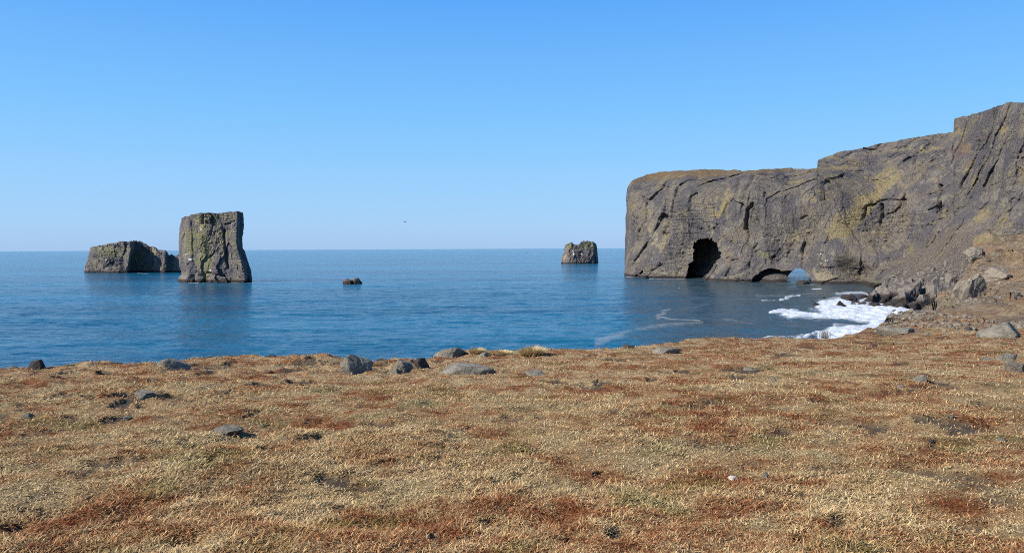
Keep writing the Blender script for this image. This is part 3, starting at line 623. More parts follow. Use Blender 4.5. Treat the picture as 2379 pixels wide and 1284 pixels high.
def build_headland():
    px0 = np.r_[1449 + np.array([0, .25, .6, 1.1]), np.linspace(1451, 2420, 1010), np.linspace(2430, 3000, 40)]
    nv = 400; nc = len(px0)
    v = np.linspace(0, 1, nv)[:, None]
    yb = interp(px0, BASE)[None] + 2.5; yt = interp(px0, CREST)[None]
    py = yb + (yt - yb) * v
    dxl = px0[None] - 1449
    px = px0[None] + (interp(py, LEFT) - 1449) * np.exp(-dxl / 22.0) * (1 + 0 * v)
    Y = head_Y(px, py)
    Y = Y + 30 * np.exp(-dxl / 7.0)
    Yw = Y.copy()
    # crown of the plateau: the turf cap slopes back
    capl = interp(px0, CAPLOW)[None]; ycap = sst(capl - py, -2, 12) * (px < 1905)
    Y = Y - 9 * sst(px, 2213, 2220) * (py < 460) * sst(460 - py, 0, 120)
    P = at(px, py, Y)
    Pf = P.reshape(-1, 3); pxf, pyf = px.ravel(), py.ravel()
    nrm = np.array([-0.74, -0.67, 0.0])
    d = rock_disp(Pf, 3)
    d = d + 4.5 * np.exp(-((pxf - 1722) / 45) ** 2 - ((pyf - 440) / 40) ** 2)
    d = d * (0.25 + 0.75 * sst(np.broadcast_to(dxl, px.shape).ravel(), 0, 26))
    capf = ycap.ravel(); tal = np.clip(blobs(pxf, pyf, TALUS), 0, 1)
    d = d * (1 - 0.85 * capf) * (1 - 0.70 * tal) + tal * 1.0 * fbm(Pf * 0.3, 5, 71, 0.65)
    cw1 = 4 * fbm(Pf * 0.10, 4, 5); cw2 = 4 * fbm(Pf * 0.10, 4, 6); dm = 0.4 + 0.9 * sst(fbm(Pf * 0.05, 2, 7), -.4, .4)
    for ln, w, dep in CRACKS:
        dd = segdist(pxf + cw1, pyf + cw2, ln); d -= dep * dm * np.exp(-(dd / w) ** 2)
    # diagonal ribs low on the cliff
    u = Pf[:, 0] * 0.60 + Pf[:, 2] * 0.8 + 6 * fbm(Pf * 0.04, 3, 44)
    rib = np.abs(((u / 17.0) % 1.0) - 0.5) * 2
    d += 2.2 * (rib - 0.5) * np.exp(-((pxf - 1720) / 110) ** 2 - ((pyf - 600) / 60) ** 2)
    d = d * (1 - 0.9 * np.exp(-(((pxf - 1855) / 60) ** 2 + ((pyf - 645) / 34) ** 2) ** 1.5)) * (1 - 0.6 * np.exp(-(((pxf - 1635) / 50) ** 2 + ((pyf - 600) / 60) ** 2) ** 1.5))
    # sheltered overhang beside the step and pitted corner
    d -= 7 * inpoly(pxf, pyf, [(1905, 425), (1960, 403), (1962, 425), (1945, 460), (1925, 468), (1905, 465)])
    Pf = Pf + nrm * d[:, None]
    Pf[:, 2] += 0.8 * fbm(Pf * 0.12, 4, 81) * sst(Pf[:, 2], 0, 20)
    # cave and notches go in along the horizontal
    wob = 4.5 * fbm(Pf * 0.16, 4, 83, 0.6); wy = 4.5 * fbm(Pf * 0.16, 4, 84, 0.6)
    rec = 48.0 * inpoly(pxf + wob, pyf + wy, CAVE)
    mound = np.exp(-(((pxf - 1796) / 32) ** 2 + ((pyf - 656) / 19) ** 2) ** 2)
    rec = np.maximum(rec, 13.0 * inpoly(pxf + wob * 0.4, pyf + wy * 0.4, NOTCH) * (1 - 0.85 * mound))
    rec = np.maximum(rec, 14.0 * inpoly(pxf + wob * 0.4, pyf + wy * 0.4, NOTCH2))
    dirv = ray(pxf, pyf)
    Pf = Pf + dirv * rec[:, None] * np.array([1, 1, 0.0]) + 0
    P = Pf.reshape(nv, nc, 3)
    # plateau and the far side
    thick = 6 + 120 * (1 - np.exp(-(px0 - 1449) / 60.0)); thick = np.where((px0 > 1700) & (px0 < 1960), thick * 0.75, thick)
    crest = P[-1]; hd = crest - C0; hd = hd / hd[:, 1:2]; hd[:, 2] = 0
    rows = [P]
    for k in range(1, 9):
        q = crest + hd * (thick * k / 8)[:, None]; q[:, 2] = crest[:, 2] - 1.0 * k * sst(px0, 1449, 1600); rows.append(q[None])
    top = rows[-1][0]
    nb = 30
    for k in range(1, nb + 1):
        q = top + hd * (1.2 * k)[..., None] if False else top + hd * (0.6 * k)
        q = q.copy(); q[:, 2] = top[:, 2] + (-4 - top[:, 2]) * k / nb
        q = q + np.array([0.3, 0.6, 0]) * (3.0 * fbm(q * 0.05, 3, 55))[:, None] * min(1, k / 5) * sst(px0, 1449, 1520)[:, None]
        rows.append(q[None])
    A = np.concatenate(rows, 0); nr = A.shape[0]
    V = A.reshape(-1, 3); faces = grid_faces(nr, nc)
    ctr = V[faces].mean(1); cx, cy = project(ctr)
    row = faces[:, 0] // nc
    fpx = np.concatenate([pxf, np.zeros(len(V) - len(pxf))]); fpy = np.concatenate([pyf, np.zeros(len(V) - len(pxf))])
    fx = fpx[faces].mean(1); fy = fpy[faces].mean(1)
    front = row < nv - 1
    kill = front & inpoly(fx, fy, HOLE)
    big = [(x + (8 if x > 1855 else -8), y - 10) for x, y in HOLE]
    kill |= (~front) & inpoly(cx, cy, big) & (row > nv + 8)
    kept = faces[~kill]
    # end wall: join the left edge of the front to the far side
    li = np.arange(nr) * nc
    n_back = nr - nv
    endf = []
    for i in range(nv - 1):
        j = nr - 1 - int(round(i * (n_back - 1) / (nv - 1))); j2 = nr - 1 - int(round((i + 1) * (n_back - 1) / (nv - 1)))
        a, b_, c_, d_ = li[i], li[i + 1], li[j2], li[j]
        endf.append((a, b_, c_, d_) if j2 != j else (a, b_, c_, c_))
    tri = np.array([f[:3] for f in endf if f[2] == f[3]]); quad = np.array([f for f in endf if f[2] != f[3]])
    # walls of the sea arch: sweep the rim of the opening to the far side
    from collections import Counter
    fk = kept[(kept[:, 0] // nc) < nv - 1]
    sub = fk[inpoly(fpx[fk[:, 0]], fpy[fk[:, 0]], [(1810, 690), (1810, 610), (1905, 610), (1905, 690)])]
    cnt = Counter(); 
    killed = faces[kill & front]
    ke = set()
    for f in killed:
        for a, b_ in zip(f, np.roll(f, -1)): ke.add((min(a, b_), max(a, b_)))
    rim = []
    for f in sub:
        for a, b_ in zip(f, np.roll(f, -1)):
            if (min(a, b_), max(a, b_)) in ke: rim.append((int(a), int(b_)))
    ids = sorted({a for e in rim for a in e}); mp = {a: k for k, a in enumerate(ids)}
    if ids:
        R0 = V[ids]; layers = []
        nl = 14; cxx = R0[:, 0].mean()
        for k in range(1, nl + 1):
            q = R0 + (R0 - C0) / (R0 - C0)[:, 1:2] * np.array([1, 1, 0]) * (k * 115 / nl)
            nn = fbm(q * 0.12, 3, 93); q[:, 0] += np.sign(R0[:, 0] - cxx) * (1.2 + 1.0 * nn); q[:, 2] += np.where(R0[:, 2] > 4, 0.9 + 0.9 * nn, 0)
            layers.append(q)
        off = len(V); V = np.concatenate([V] + layers)
        tq = []
        for a, b_ in rim:
            pa, pb = a, b_
            for k in range(nl):
                qa, qb = off + k * len(ids) + mp[a], off + k * len(ids) + mp[b_]
                tq.append((pb, pa, qa, qb)); pa, pb = qa, qb
        quad = np.concatenate([quad, np.array(tq)])
    n = len(V)
    def full(a): return np.r_[a, np.zeros(n - len(a))]
    nz = fbm(Pf * 0.08, 5, 101, 0.6); nz2 = fbm(Pf * 0.3, 4, 103, 0.6)
    def br(mm, k=0.9): return sst(mm + k * (0.5 * nz + 0.35 * nz2) * (mm > 0.02), 0.35, 0.75) * sst(mm, 0.03, 0.2)
    moss = br(np.clip(blobs(pxf + 8 * nz, pyf + 8 * nz2, MOSS), 0, 1))
    moss = np.maximum(moss, 0.75 * sst(nz + 0.5 * nz2, 0.42, 0.75) * (pyf < 610))
    att = {'cap': full(np.clip(capf + 0.25 * nz2 * capf, 0, 1)), 'moss': full(moss), 'green': full(br(blobs(pxf, pyf, GREEN))), 'pale': full(br(blobs(pxf + 5 * nz, pyf + 4 * nz2, PALE))),
           'red': full(br(blobs(pxf + 6 * nz, pyf, REDM)) * 0.8), 'talus': full(np.clip(tal * (0.8 + 0.4 * nz), 0, 1)),
           'white': full(sst(noise3(Pf * 0.8, 7) + 0.5 * noise3(Pf * 0.05, 9) - 0.4 * sst(pyf, 600, 400), 1.16, 1.24))}
    o = mesh_obj('headland', V, [f for f in (kept[:, ::-1], quad[:, ::-1], tri[:, ::-1]) if len(f)], M_CLIFF, att)
    tag(o, kind='structure')
    return o
headland = build_headland()

# ------------------------------------------------------------------ free standing rocks in the sea
def sea_rock(name, Y, left, right, top, base, depth, section, seed, label, cat, masks=None, amp=1.0, sc=1.0, nvr=220, nc=420, wobble=1.0, cracks=(), vs=1.2, jag=1.2):
    """closed rock: section = list of (c across 0..1, d depth 0..1) round the foot, going round once"""
    S = np.array(section + [section[0]], float)
    L = np.r_[0, np.cumsum(np.hypot(np.diff(S[:, 0]) * 2, np.diff(S[:, 1])))]
    u = np.linspace(0, L[-1], nc, endpoint=False)
    c = np.interp(u, L, S[:, 0]); dd = np.interp(u, L, S[:, 1])
    kk = max(3, nc // 40); ker = np.ones(kk) / kk        # round the corners a little
    c = np.convolve(np.r_[c[-kk:], c, c[:kk]], ker, 'same')[kk:-kk]; dd = np.convolve(np.r_[dd[-kk:], dd, dd[:kk]], ker, 'same')[kk:-kk]
    c = (c - c.min()) / (c.max() - c.min())
    v = np.linspace(0, 1, nvr)[:, None]
    xm = np.interp(c, [0, 1], [0, 1])
    tl = interp(0, [(0, 0)])
    # silhouette top as a function of c (fraction across the rock)
    tp = interp(c, top)[None]
    py = (base + 2.0) + (tp - base - 2.0) * v
    xl = interp(-py, [(-a, b_) for a, b_ in sorted(left, key=lambda q: -q[0])]); xr = interp(-py, [(-a, b_) for a, b_ in sorted(right, key=lambda q: -q[0])])
    px = xl + (xr - xl) * c[None]
    P0 = at(px, py, np.full(px.shape, Y)); 
    P = P0.copy(); k = dd[None] * depth * (1 - 0.10 * v)
    P[..., 0] *= (Y + k) / Y; P[..., 1] += k
    Pf = P.reshape(-1, 3)
    # outward direction in plan
    mid = at((xl + xr) / 2, py, np.full(px.shape, Y)).reshape(-1, 3); mid[:, :2] *= (Y + depth * 0.5) / Y
    w = (at(xr, py, np.full(px.shape, Y))[..., 0] - at(xl, py, np.full(px.shape, Y))[..., 0]).ravel()
    o = Pf - mid; o[:, 2] = 0; o[:, 0] /= (w / 2 + 1e-6) ** 1.0; o[:, 1] /= depth / 2; o /= np.linalg.norm(o, axis=1)[:, None] + 1e-9
    d = amp * rock_disp(Pf, seed, sc, vs, 1.3)
    qx, qy = project(Pf)
    for ln, w_, dep in cracks: d = d - dep * np.exp(-(segdist(qx + 2 * fbm(Pf * .15, 3, 5), qy, ln) / w_) ** 2) * (Pf[:, 1] < mid[:, 1])
    Pf = Pf + o * d[:, None] * np.array([0.45, 1, 0])
    pyf = py.ravel()
    Pf[:, 2] += amp * jag * sc * fbm(Pf * 0.15 / sc, 4, seed + 40) * sst(Pf[:, 2], 1, 8)
    G = Pf.reshape(nvr, nc, 3); rows = [G]
    top_r = G[-1]; cm = top_r.copy(); cm[:, 1] = Y + depth * 0.45; cm[:, 0] *= cm[:, 1] / top_r[:, 1]
    for k_ in range(1, 15):
        q = top_r + (cm - top_r) * (k_ / 14) ** 0.9
        q = q.copy(); q[:, 2] = top_r[:, 2] + (0.8 * sc * fbm(q * 0.12 / sc, 4, seed + 60) + 1.2 * sc * math.sin(k_ / 14 * 1.5)) * min(1, k_ / 3) * amp
        rows.append(q[None])
    A = np.concatenate(rows, 0); V = A.reshape(-1, 3)
    nz = fbm(V * 0.10 / sc, 5, seed + 70, 0.6); nz2 = fbm(V * 0.35 / sc, 4, seed + 71, 0.6)
    vx, vy = project(V)
    att = {}
    for nm in ('cap', 'moss', 'green', 'pale', 'red', 'talus', 'white'):
        mm = np.clip(blobs(vx + 4 * nz, vy + 4 * nz2, (masks or {}).get(nm, [])), 0, 1) if (masks or {}).get(nm) else np.zeros(len(V))
        att[nm] = sst(mm + 0.8 * (0.5 * nz + 0.4 * nz2) * (mm > 0.02), 0.35, 0.8) * sst(mm, 0.03, 0.2)
    topg = sst(vy, base, min(t[1] for t in top)) if False else 0
    ob = mesh_obj(name, V, grid_faces(A.shape[0], nc, wrap=True), M_CLIFF_S, att)
    return tag(ob, label, cat)
M_CLIFF_S = cliff_material('stack_rock', 1.6, 1.0)

Ys = float(sea_Y(500, 657))
sea_rock('sea_stack', Ys, [(490, 424), (500, 422), (508, 421), (530, 418), (545, 417), (560, 416), (600, 417), (620, 419), (633, 424), (640, 424), (648, 418), (655, 416), (662, 416)],
         [(490, 565), (520, 566), (550, 564), (575, 566), (590, 571), (610, 577), (630, 583), (645, 586), (662, 586)],
         [(0, 509), (0.03, 504), (0.12, 500), (0.16, 497), (0.3, 495), (0.55, 495), (0.75, 493), (0.86, 491), (0.93, 490), (0.96, 491), (1, 495)], 656, 46,
         [(0.0, 0.52), (0.10, 0.38), (0.45, 0.22), (0.68, 0.12), (0.91, 0.0), (1.0, 0.40), (0.97, 0.95), (0.6, 1.05), (0.2, 1.0), (0.0, 0.8)], 5,
         'tall square sea stack with yellow green lichen on its face', 'sea stack',
         {'green': [(445, 560, 22, 40, 0, 1.0), (475, 590, 24, 50, -8, 1.0), (480, 625, 12, 30, -5, 0.9), (500, 505, 60, 10, 0, .7), (540, 560, 22, 50, 0, .55), (510, 540, 30, 40, 0, .5)],
          'moss': [(470, 530, 12, 40, 5, 0.8), (455, 515, 20, 10, 0, .5), (520, 575, 14, 20, 0, .4)], 'cap': [(490, 497, 60, 5, 0, .5)], 'white': [(445, 602, 5, 3, 0, .9), (470, 532, 2, 6, 0, .5), (435, 590, 8, 3, 0, .5), (487, 630, 8, 2, 0, .6), (436, 645, 2, 2, 0, .7)],
          'pale': [(520, 648, 50, 4, 0, .5)]}, amp=1.0, sc=0.62, nc=700, nvr=360, cracks=[([(521, 535), (523, 570), (528, 605), (530, 620)], 3.5, 5), ([(473, 500), (470, 520)], 3, 2.5), ([(448, 640), (452, 657)], 3, 6), ([(470, 640), (474, 657)], 5, 6), ([(500, 585), (486, 600)], 2, 2), ([(480, 633), (520, 640)], 2.5, 3), ([(495, 520), (488, 545)], 2.5, 2), ([(525, 520), (545, 515)], 2.5, 3)])
Yl = float(sea_Y(300, 634))
sea_rock('sea_stack', Yl, [(560, 214), (575, 214), (590, 208), (610, 203), (625, 199), (640, 198)], [(560, 431), (600, 431), (640, 433)],
         [(0, 578), (0.02, 574), (0.1, 571), (0.22, 567), (0.30, 563), (0.40, 562), (0.46, 560), (0.52, 562), (0.57, 566), (0.61, 573), (0.67, 576), (0.71, 583), (0.76, 582), (0.80, 586), (0.84, 595), (0.88, 595), (0.95, 594), (1, 594)], 633, 70,
         [(0.0, 0.42), (0.1, 0.24), (0.42, 0.0), (0.47, 0.42), (0.62, 0.40), (0.70, 0.25), (0.80, 0.15), (0.83, 0.30), (1.0, 0.3), (1.0, 0.6), (0.8, 0.8), (0.4, 0.95), (0.08, 0.9), (0.0, 0.7)], 19,
         'long low dark sea stack behind the tall square stack', 'sea stack',
         {'green': [(260, 585, 60, 16, 0, .75), (320, 590, 60, 22, 0, .6), (350, 620, 60, 8, 0, .6), (230, 610, 30, 20, 0, .4)], 'moss': [(280, 625, 40, 8, 0, .4)], 'white': [(245, 602, 14, 1.2, 0, .8)]}, amp=1.3, sc=0.65, jag=1.6, nc=620, nvr=200)
Ym = float(sea_Y(1345, 612))
sea_rock('sea_stack', Ym, [(560, 1312), (575, 1312), (590, 1309), (602, 1305), (618, 1303)], [(560, 1386), (575, 1388), (595, 1390), (618, 1391)],
         [(0, 572), (0.05, 568), (0.12, 566), (0.22, 566), (0.30, 569), (0.45, 568), (0.52, 563), (0.62, 560), (0.70, 560), (0.8, 561), (0.9, 563), (0.97, 568), (1, 575)], 611, 60,
         [(0.0, 0.3), (0.1, 0.15), (0.2, 0.10), (0.3, 0.08), (0.88, 0.0), (1.0, 0.5), (0.9, 0.95), (0.3, 1.0), (0.0, 0.7)], 27,
         'small brown sea stack standing far out alone near the headland', 'sea stack',
         {'green': [(1322, 572, 10, 10, 0, .9), (1360, 570, 24, 9, -20, .8)], 'moss': [(1312, 598, 5, 8, 0, .8), (1380, 580, 6, 10, 0, .6)], 'white': [(1331, 588, 2, 9, -15, 1), (1309, 588, 2, 5, 0, .8), (1352, 592, 2, 3, 0, .7)], 'red': [(1365, 595, 22, 14, 0, .5)]}, amp=1.1, sc=0.8, jag=2.6, nc=360, nvr=160)
Yi = float(sea_Y(820, 660))
sea_rock('islet', Yi, [(644, 798), (662, 797)], [(644, 836), (652, 838), (662, 843)],
         [(0, 653), (0.08, 649), (0.25, 648), (0.45, 651), (0.55, 650), (0.66, 647), (0.75, 647), (0.82, 645.5), (0.88, 646), (0.95, 652), (1, 657)], 660.3, 10,
         [(0.0, 0.3), (0.2, 0.05), (0.42, 0.0), (0.48, 0.2), (0.6, 0.0), (0.75, 0.05), (0.88, 0.1), (1.0, 0.5), (0.8, 0.95), (0.2, 0.9), (0.0, 0.6)], 33,
         'tiny reddish skerry alone in the middle of the water', 'rock', {'red': [(810, 654, 14, 6, 0, .9)], 'moss': [(828, 652, 6, 5, 0, .6)]}, amp=0.35, sc=0.5, nc=200, nvr=60)

# ------------------------------------------------------------------ boulders
_ico = {}
def ico(sub):
    if sub not in _ico:
        bm = bmesh.new(); bmesh.ops.create_icosphere(bm, subdivisions=sub, radius=1.0)
        V = np.array([v.co[:] for v in bm.verts]); Fc = np.array([[v.index for v in f.verts] for f in bm.faces]); bm.free()
        _ico[sub] = (V / np.linalg.norm(V, axis=1)[:, None], Fc)
    return _ico[sub]
def boulder_shape(seed, sub=5, planes=13, rough=0.06, flat_top=0.0, cut=None):
    D, Fc = ico(sub); rs = np.random.default_rng(seed)
    N = rs.normal(size=(planes, 3)); N /= np.linalg.norm(N, axis=1)[:, None]; dist = rs.uniform(0.62, 0.95, planes)
    if flat_top: N = np.r_[N, [[0.15, 0, 1]]]; N[-1] /= np.linalg.norm(N[-1]); dist = np.r_[dist, flat_top]
    for (nx, ny, nz_, dd) in (cut or []): N = np.r_[N, [[nx, ny, nz_]]]; N[-1] /= np.linalg.norm(N[-1]); dist = np.r_[dist, dd]
    c = D @ N.T
    r = np.min(np.where(c > 0.05, dist[None] / np.maximum(c, 0.05), 9), 1); r = np.minimum(r, 1.25)
    r = r * (1 + rough * fbm(D * 2.5 + seed, 5, seed, 0.6) + 0.3 * rough * fbm(D * 11 + seed, 3, seed + 3))
    V = D * r[:, None]
    lo, hi = V.min(0), V.max(0); V = (V - (lo + hi) / 2) / ((hi - lo) / 2)
    return V, Fc
def boulder(name, px, py, wpx, hpx, seed, label, cat='rock', mat=None, Y=None, group=None, depth=0.9, sink=0.5, yaw=0.0, flat=0.0, sub=4, planes=13, sea_level=False, rough=0.06, peak=None, cut=None):
    """px = middle, py = foot in the photograph; size from the photograph at its own distance"""
    if Y is None: Y = on_ground(px, py) if not sea_level else float(sea_Y(px, py))
    p = at(px, py, np.array(float(Y)))
    w = wpx * Y / FPX; h = hpx * Y / FPX
    V, Fc = boulder_shape(seed, sub, planes, rough, flat, cut)
    k = h / (1 - sink)                      # full height; a part is buried
    V = V * np.array([w / 2, w / 2 * depth, k / 2]); V[:, 2] += k / 2 - k * sink
    if peak is not None: V[:, 0] += peak * w * np.clip(V[:, 2] / h, 0, 1) ** 1.5
    V[:, 1] += w / 2 * depth * 0.8
    c, s = math.cos(yaw), math.sin(yaw); V[:, :2] = V[:, :2] @ np.array([[c, s], [-s, c]])
    o = mesh_obj(name, V, Fc, mat or M_STONE)
    o.location = p.tolist()
    # break the shading at the sharp edges
    o.data.set_sharp_from_angle(angle=math.radians(38)) if hasattr(o.data, 'set_sharp_from_angle') else None
    return tag(o, label, cat, group)

G1 = 'grey boulders lying on the meadow'
RK = [ # name px py w h seed label mat kwargs
    ('boulder', 824, 870, 80, 46, 3, 'largest grey boulder on the meadow with a dark shaded side next to the rust mound', M_STONE, dict(sub=5, peak=-0.2, planes=18, rough=0.13, cut=[(0.75, -0.65, 0.35, 0.5)])),
    ('boulder', 934, 866, 54, 32, 8, 'rounded grey boulder leaning against a darker one near the rim', M_STONE, dict(sub=5, planes=18, rough=0.12, cut=[(0.75, -0.6, 0.4, 0.55)])),
    ('boulder', 981, 856, 44, 25, 12, 'dark boulder touching the right side of a paler grey boulder', M_STONE_DARK, dict(sub=5, planes=18, rough=0.12, cut=[(0.75, -0.65, 0.4, 0.5)])),
    ('boulder', 1040, 832, 74, 23, 17, 'grey boulder on the rim with pale left slope and black right face', M_STONE, dict(sub=5, peak=0.2, rough=0.1, planes=18, cut=[(0.9, -0.5, 0.3, 0.5)])),
    ('rock', 1122, 829, 24, 10, 21, 'small low grey rock between the two straw tussocks', M_STONE, {}),
    ('rock_slab', 1082, 868, 150, 17, 24, 'long flat grey slab lying in the turf below the rim boulders', M_STONE, dict(flat=0.7, depth=0.6, rough=0.1, sink=0.6, planes=18)),
    ('rock_slab', 1245, 873, 52, 10, 26, 'low grey slab half buried right of the long flat slab', M_STONE, dict(flat=0.6)),
    ('boulder', 390, 855, 76, 21, 31, 'smooth domed grey rock on the rim at the left', M_STONE, dict(rough=0.03, sub=5, planes=20)),
    ('rock', 325, 925, 50, 14, 36, 'small pale flat rock in the red moss below the domed rock', M_STONE, dict(flat=0.6)),
    ('rock_slab', 510, 1009, 92, 12, 39, 'flat grey slab in dry grass beside a rust patch', M_STONE, dict(flat=0.75, rough=0.14, planes=20, sink=0.62, sub=5)),
    ('rock', 57, 970, 24, 10, 41, 'small grey rock near the left end of the meadow', M_STONE, {}),
    ('turf_clod', 77, 858, 38, 22, 44, 'dark brown turf clod standing up at the left end of the rim', M_STONE_DARK, dict(rough=0.15)),
    ('rock_slab', 1555, 822, 70, 14, 47, 'low smooth grey hump just under the rim in the middle of the meadow', M_STONE, dict(rough=0.03, planes=24, depth=0.8)),
    ('rock', 1461, 808, 36, 8, 50, 'small dark rock on the rim left of the smooth grey hump', M_STONE_DARK, {}),
    ('rock', 1800, 889, 15, 15, 53, 'small round bluish grey stone alone in rust coloured grass', M_STONE, dict(planes=24)),
    ('rock', 2146, 888, 38, 18, 57, 'angular grey rock casting a black shadow on the meadow', M_STONE, dict(peak=0.1, sub=5, cut=[(0.9, -0.4, 0.2, 0.5)])),
    ('rock', 2346, 840, 46, 18, 59, 'layered grey rock near the right end of the meadow', M_STONE, dict(peak=0.1)),
    ('rock', 2371, 866, 54, 24, 62, 'pale rock cut by the right border of the picture', M_STONE_PALE, {}),
    ('rock', 2300, 838, 30, 8, 64, 'low grey rock just left of the layered rock', M_STONE, dict(flat=0.6)),
    ('boulder', 2350, 783, 92, 32, 66, 'broad grey boulder with tan side at the foot of the knoll', M_STONE, dict(sub=5, planes=9, peak=0.1)),
    ('rock_slab', 2092, 776, 96, 15, 69, 'flat dark grey slab close to the white surf', M_STONE, dict(flat=0.5, depth=0.5, rough=0.03)),
    ('rock', 2278, 660, 44, 26, 71, 'rounded boulder leaning against the pale outcrop on the knoll slope', M_STONE_PALE, dict(sub=5, rough=0.1, planes=20)),
    ('rock_outcrop', 2256, 692, 84, 56, 73, 'pale rock outcrop at the left foot of the knoll', M_STONE_PALE, dict(sub=5, peak=0.22, planes=26, rough=0.16, depth=0.5)),
    ('boulder', 2348, 648, 86, 28, 76, 'large grey boulder on the knoll slope at the right border', M_STONE_PALE, dict(sub=5, planes=14, rough=0.1)),
    ('rock_outcrop', 2280, 602, 60, 30, 79, 'grey layered outcrop under the straw coloured knoll top', M_STONE_PALE, dict(sub=5, planes=16, rough=0.15, Y=106)),
    ('rock', 2168, 1036, 18, 16, 82, 'small pointed stone with bluish top and black shadow', M_STONE_DARK, {}),
    ('rock', 1781, 1110, 16, 12, 84, 'small grey stone right of the white flat stone', M_STONE, {}),
    ('rock', 1706, 1115, 25, 7, 86, 'white flat stone lying in pale grass', M_WHITE, dict(flat=0.5)),
    ('rock', 1000, 1257, 22, 17, 88, 'dark round stone near the bottom of the picture', M_STONE_DARK, dict(planes=24)),
    ('rock', 2210, 973, 20, 10, 90, 'small bluish grey stone above the pointed stone', M_STONE, {}),
    ('rock', 2095, 900, 16, 6, 92, 'tiny grey stone just below the angular rock', M_STONE, {}),
    ('rock', 290, 975, 24, 8, 94, 'small grey stone in pale grass left of the flat slab', M_STONE, dict(flat=.6)),
    ('rock', 2330, 1026, 24, 8, 96, 'flat mauve stone in the grass near the right border', M_STONE, dict(flat=.6)),
    ('rock', 1745, 861, 30, 7, 98, 'low broken rock in the turf left of the round bluish stone', M_STONE, dict(flat=.6)),
    ('rock', 2372, 690, 20, 9, 100, 'small dark stone on the grey scree of the knoll', M_STONE_DARK, {}),
    ('rock', 2254, 768, 16, 9, 102, 'small dark stone in straw grass left of the broad boulder', M_STONE_DARK, {}),
    ('rock', 917, 871, 24, 14, 104, 'small grey stone at the foot of the rounded boulder', M_STONE, {}),
]
for (nm, px_, py_, w_, h_, sd, lb, mt, kw) in RK:
    boulder(nm, px_, py_, w_, h_, sd, lb, mat=mt, **kw)
# ragged stones of the rim, left part
rs = random.Random(8)
for k, (px_, w_, h_) in enumerate([(25, 30, 7), (120, 18, 6), (160, 24, 7), (212, 20, 5), (262, 26, 8), (300, 18, 6), (445, 36, 9), (478, 24, 10), (520, 30, 9), (556, 22, 13), (590, 20, 8), (622, 30, 11), (655, 26, 9), (668, 18, 10), (700, 34, 15), (745, 40, 14), (860, 20, 7), (885, 26, 6)]):
    ye = float(np.interp(px_, _ed[:, 0], _ed[:, 1]))
    if k in (1, 3, 5, 9, 13, 16): continue
    boulder('rim_stone', px_, ye + 3, w_ * 1.1, h_ * 0.75 + 1, 300 + k, 'ragged dark stone on the left half of the meadow rim', mat=[M_STONE, M_STONE_DARK, M_STONE_DARK][k % 3], group='ragged stones along the meadow rim', rough=0.3, sub=4, Y=float(np.interp(px_, _ed[:, 0], _ed[:, 2])) - 0.5)

# shore boulders under the talus
G2 = 'boulders at the foot of the talus slope'
SH = [(2065, 700, 52, 38, 'brown round boulder standing highest in the water side of the boulder pile'), (2035, 702, 40, 30, 'dark boulder at the far left end of the big boulders'), (2110, 712, 60, 36, 'large olive topped boulder in front of the boulder pile'),
      (2190, 692, 40, 46, 'big smooth grey boulder leaning at the upper right of the pile'), (2150, 716, 40, 32, 'dark boulder closing the pile at the meadow rim'), (2125, 686, 50, 34, 'slanting grey slab boulder in the middle of the pile'),
      (2090, 684, 40, 26, 'pale grey boulder at the top of the pile'), (2172, 700, 36, 40, 'tilted grey boulder with a black shaded side'), (1957, 714, 26, 16, 'wet black rock standing in the surf left of the pile'), (1902, 714, 24, 12, 'separate wet black rock farthest out in the surf'),
      (1978, 700, 40, 18, 'jagged black rock ridge at the sea end of the pile'), (2212, 655, 24, 22, 'small rounded boulder high on the talus slope')]
for k, (px_, py_, w_, h_, lb) in enumerate(SH):
    water = py_ > 699
    Y_ = float(sea_Y(px_, py_)) if water else float(head_Y(np.array(float(px_)), np.array(float(py_)))) - 6
    boulder('boulder', px_, py_, w_, h_, 400 + k, lb, mat=M_SHORE, Y=Y_, group=G2, sub=5, rough=0.14, depth=0.8, planes=13)
rs = random.Random(5)
small = [(1925, 709, 8, 3), (1890, 700, 12, 3), (1915, 693, 10, 4), (1935, 696, 9, 3), (1952, 681, 12, 5), (1966, 694, 20, 10), (1990, 706, 24, 9), (2010, 712, 30, 11), (2040, 714, 34, 12), (2028, 686, 18, 8), (2008, 694, 26, 10), (2070, 716, 36, 16), (2098, 718, 30, 15), (2128, 718, 34, 18),
         (2050, 680, 22, 14), (2078, 672, 18, 12), (2105, 664, 18, 11), (2090, 700, 22, 14), (2140, 664, 20, 12), (2155, 680, 22, 16), (2060, 664, 18, 10), (2120, 652, 14, 9), (2136, 700, 22, 16), (2165, 668, 18, 12), (2180, 650, 14, 9), (2030, 719, 12, 3), (2048, 731, 14, 4), (2082, 727, 18, 8), (2196, 634, 12, 8),
         (1986, 712, 16, 7), (2021, 703, 20, 11), (2056, 706, 22, 14), (2100, 690, 20, 12), (2116, 702, 18, 12), (2085, 655, 12, 7), (2150, 640, 14, 8), (2170, 628, 11, 7), (2142, 652, 12, 8), (2200, 612, 10, 7), (2128, 676, 16, 10), (2046, 694, 18, 12)]
for k, (px_, py_, w_, h_) in enumerate(small):
    water = py_ > 699 or px_ < 2045
    Y_ = float(sea_Y(px_, py_)) if water else float(head_Y(np.array(float(px_)), np.array(float(py_)))) - 3
    lb = ('small black wet rock in the white water at the corner of the bay' if py_ > 699 or px_ < 2000 else 'small grey brown boulder in the rubble at the foot of the talus')
    boulder('boulder', px_, py_, w_, h_, 500 + k, lb, mat=M_SHORE, Y=Y_, group='small wet rocks in the surf' if py_ > 699 or px_ < 2000 else 'small boulders in the talus rubble', sub=3, rough=0.08, depth=0.8, planes=9)
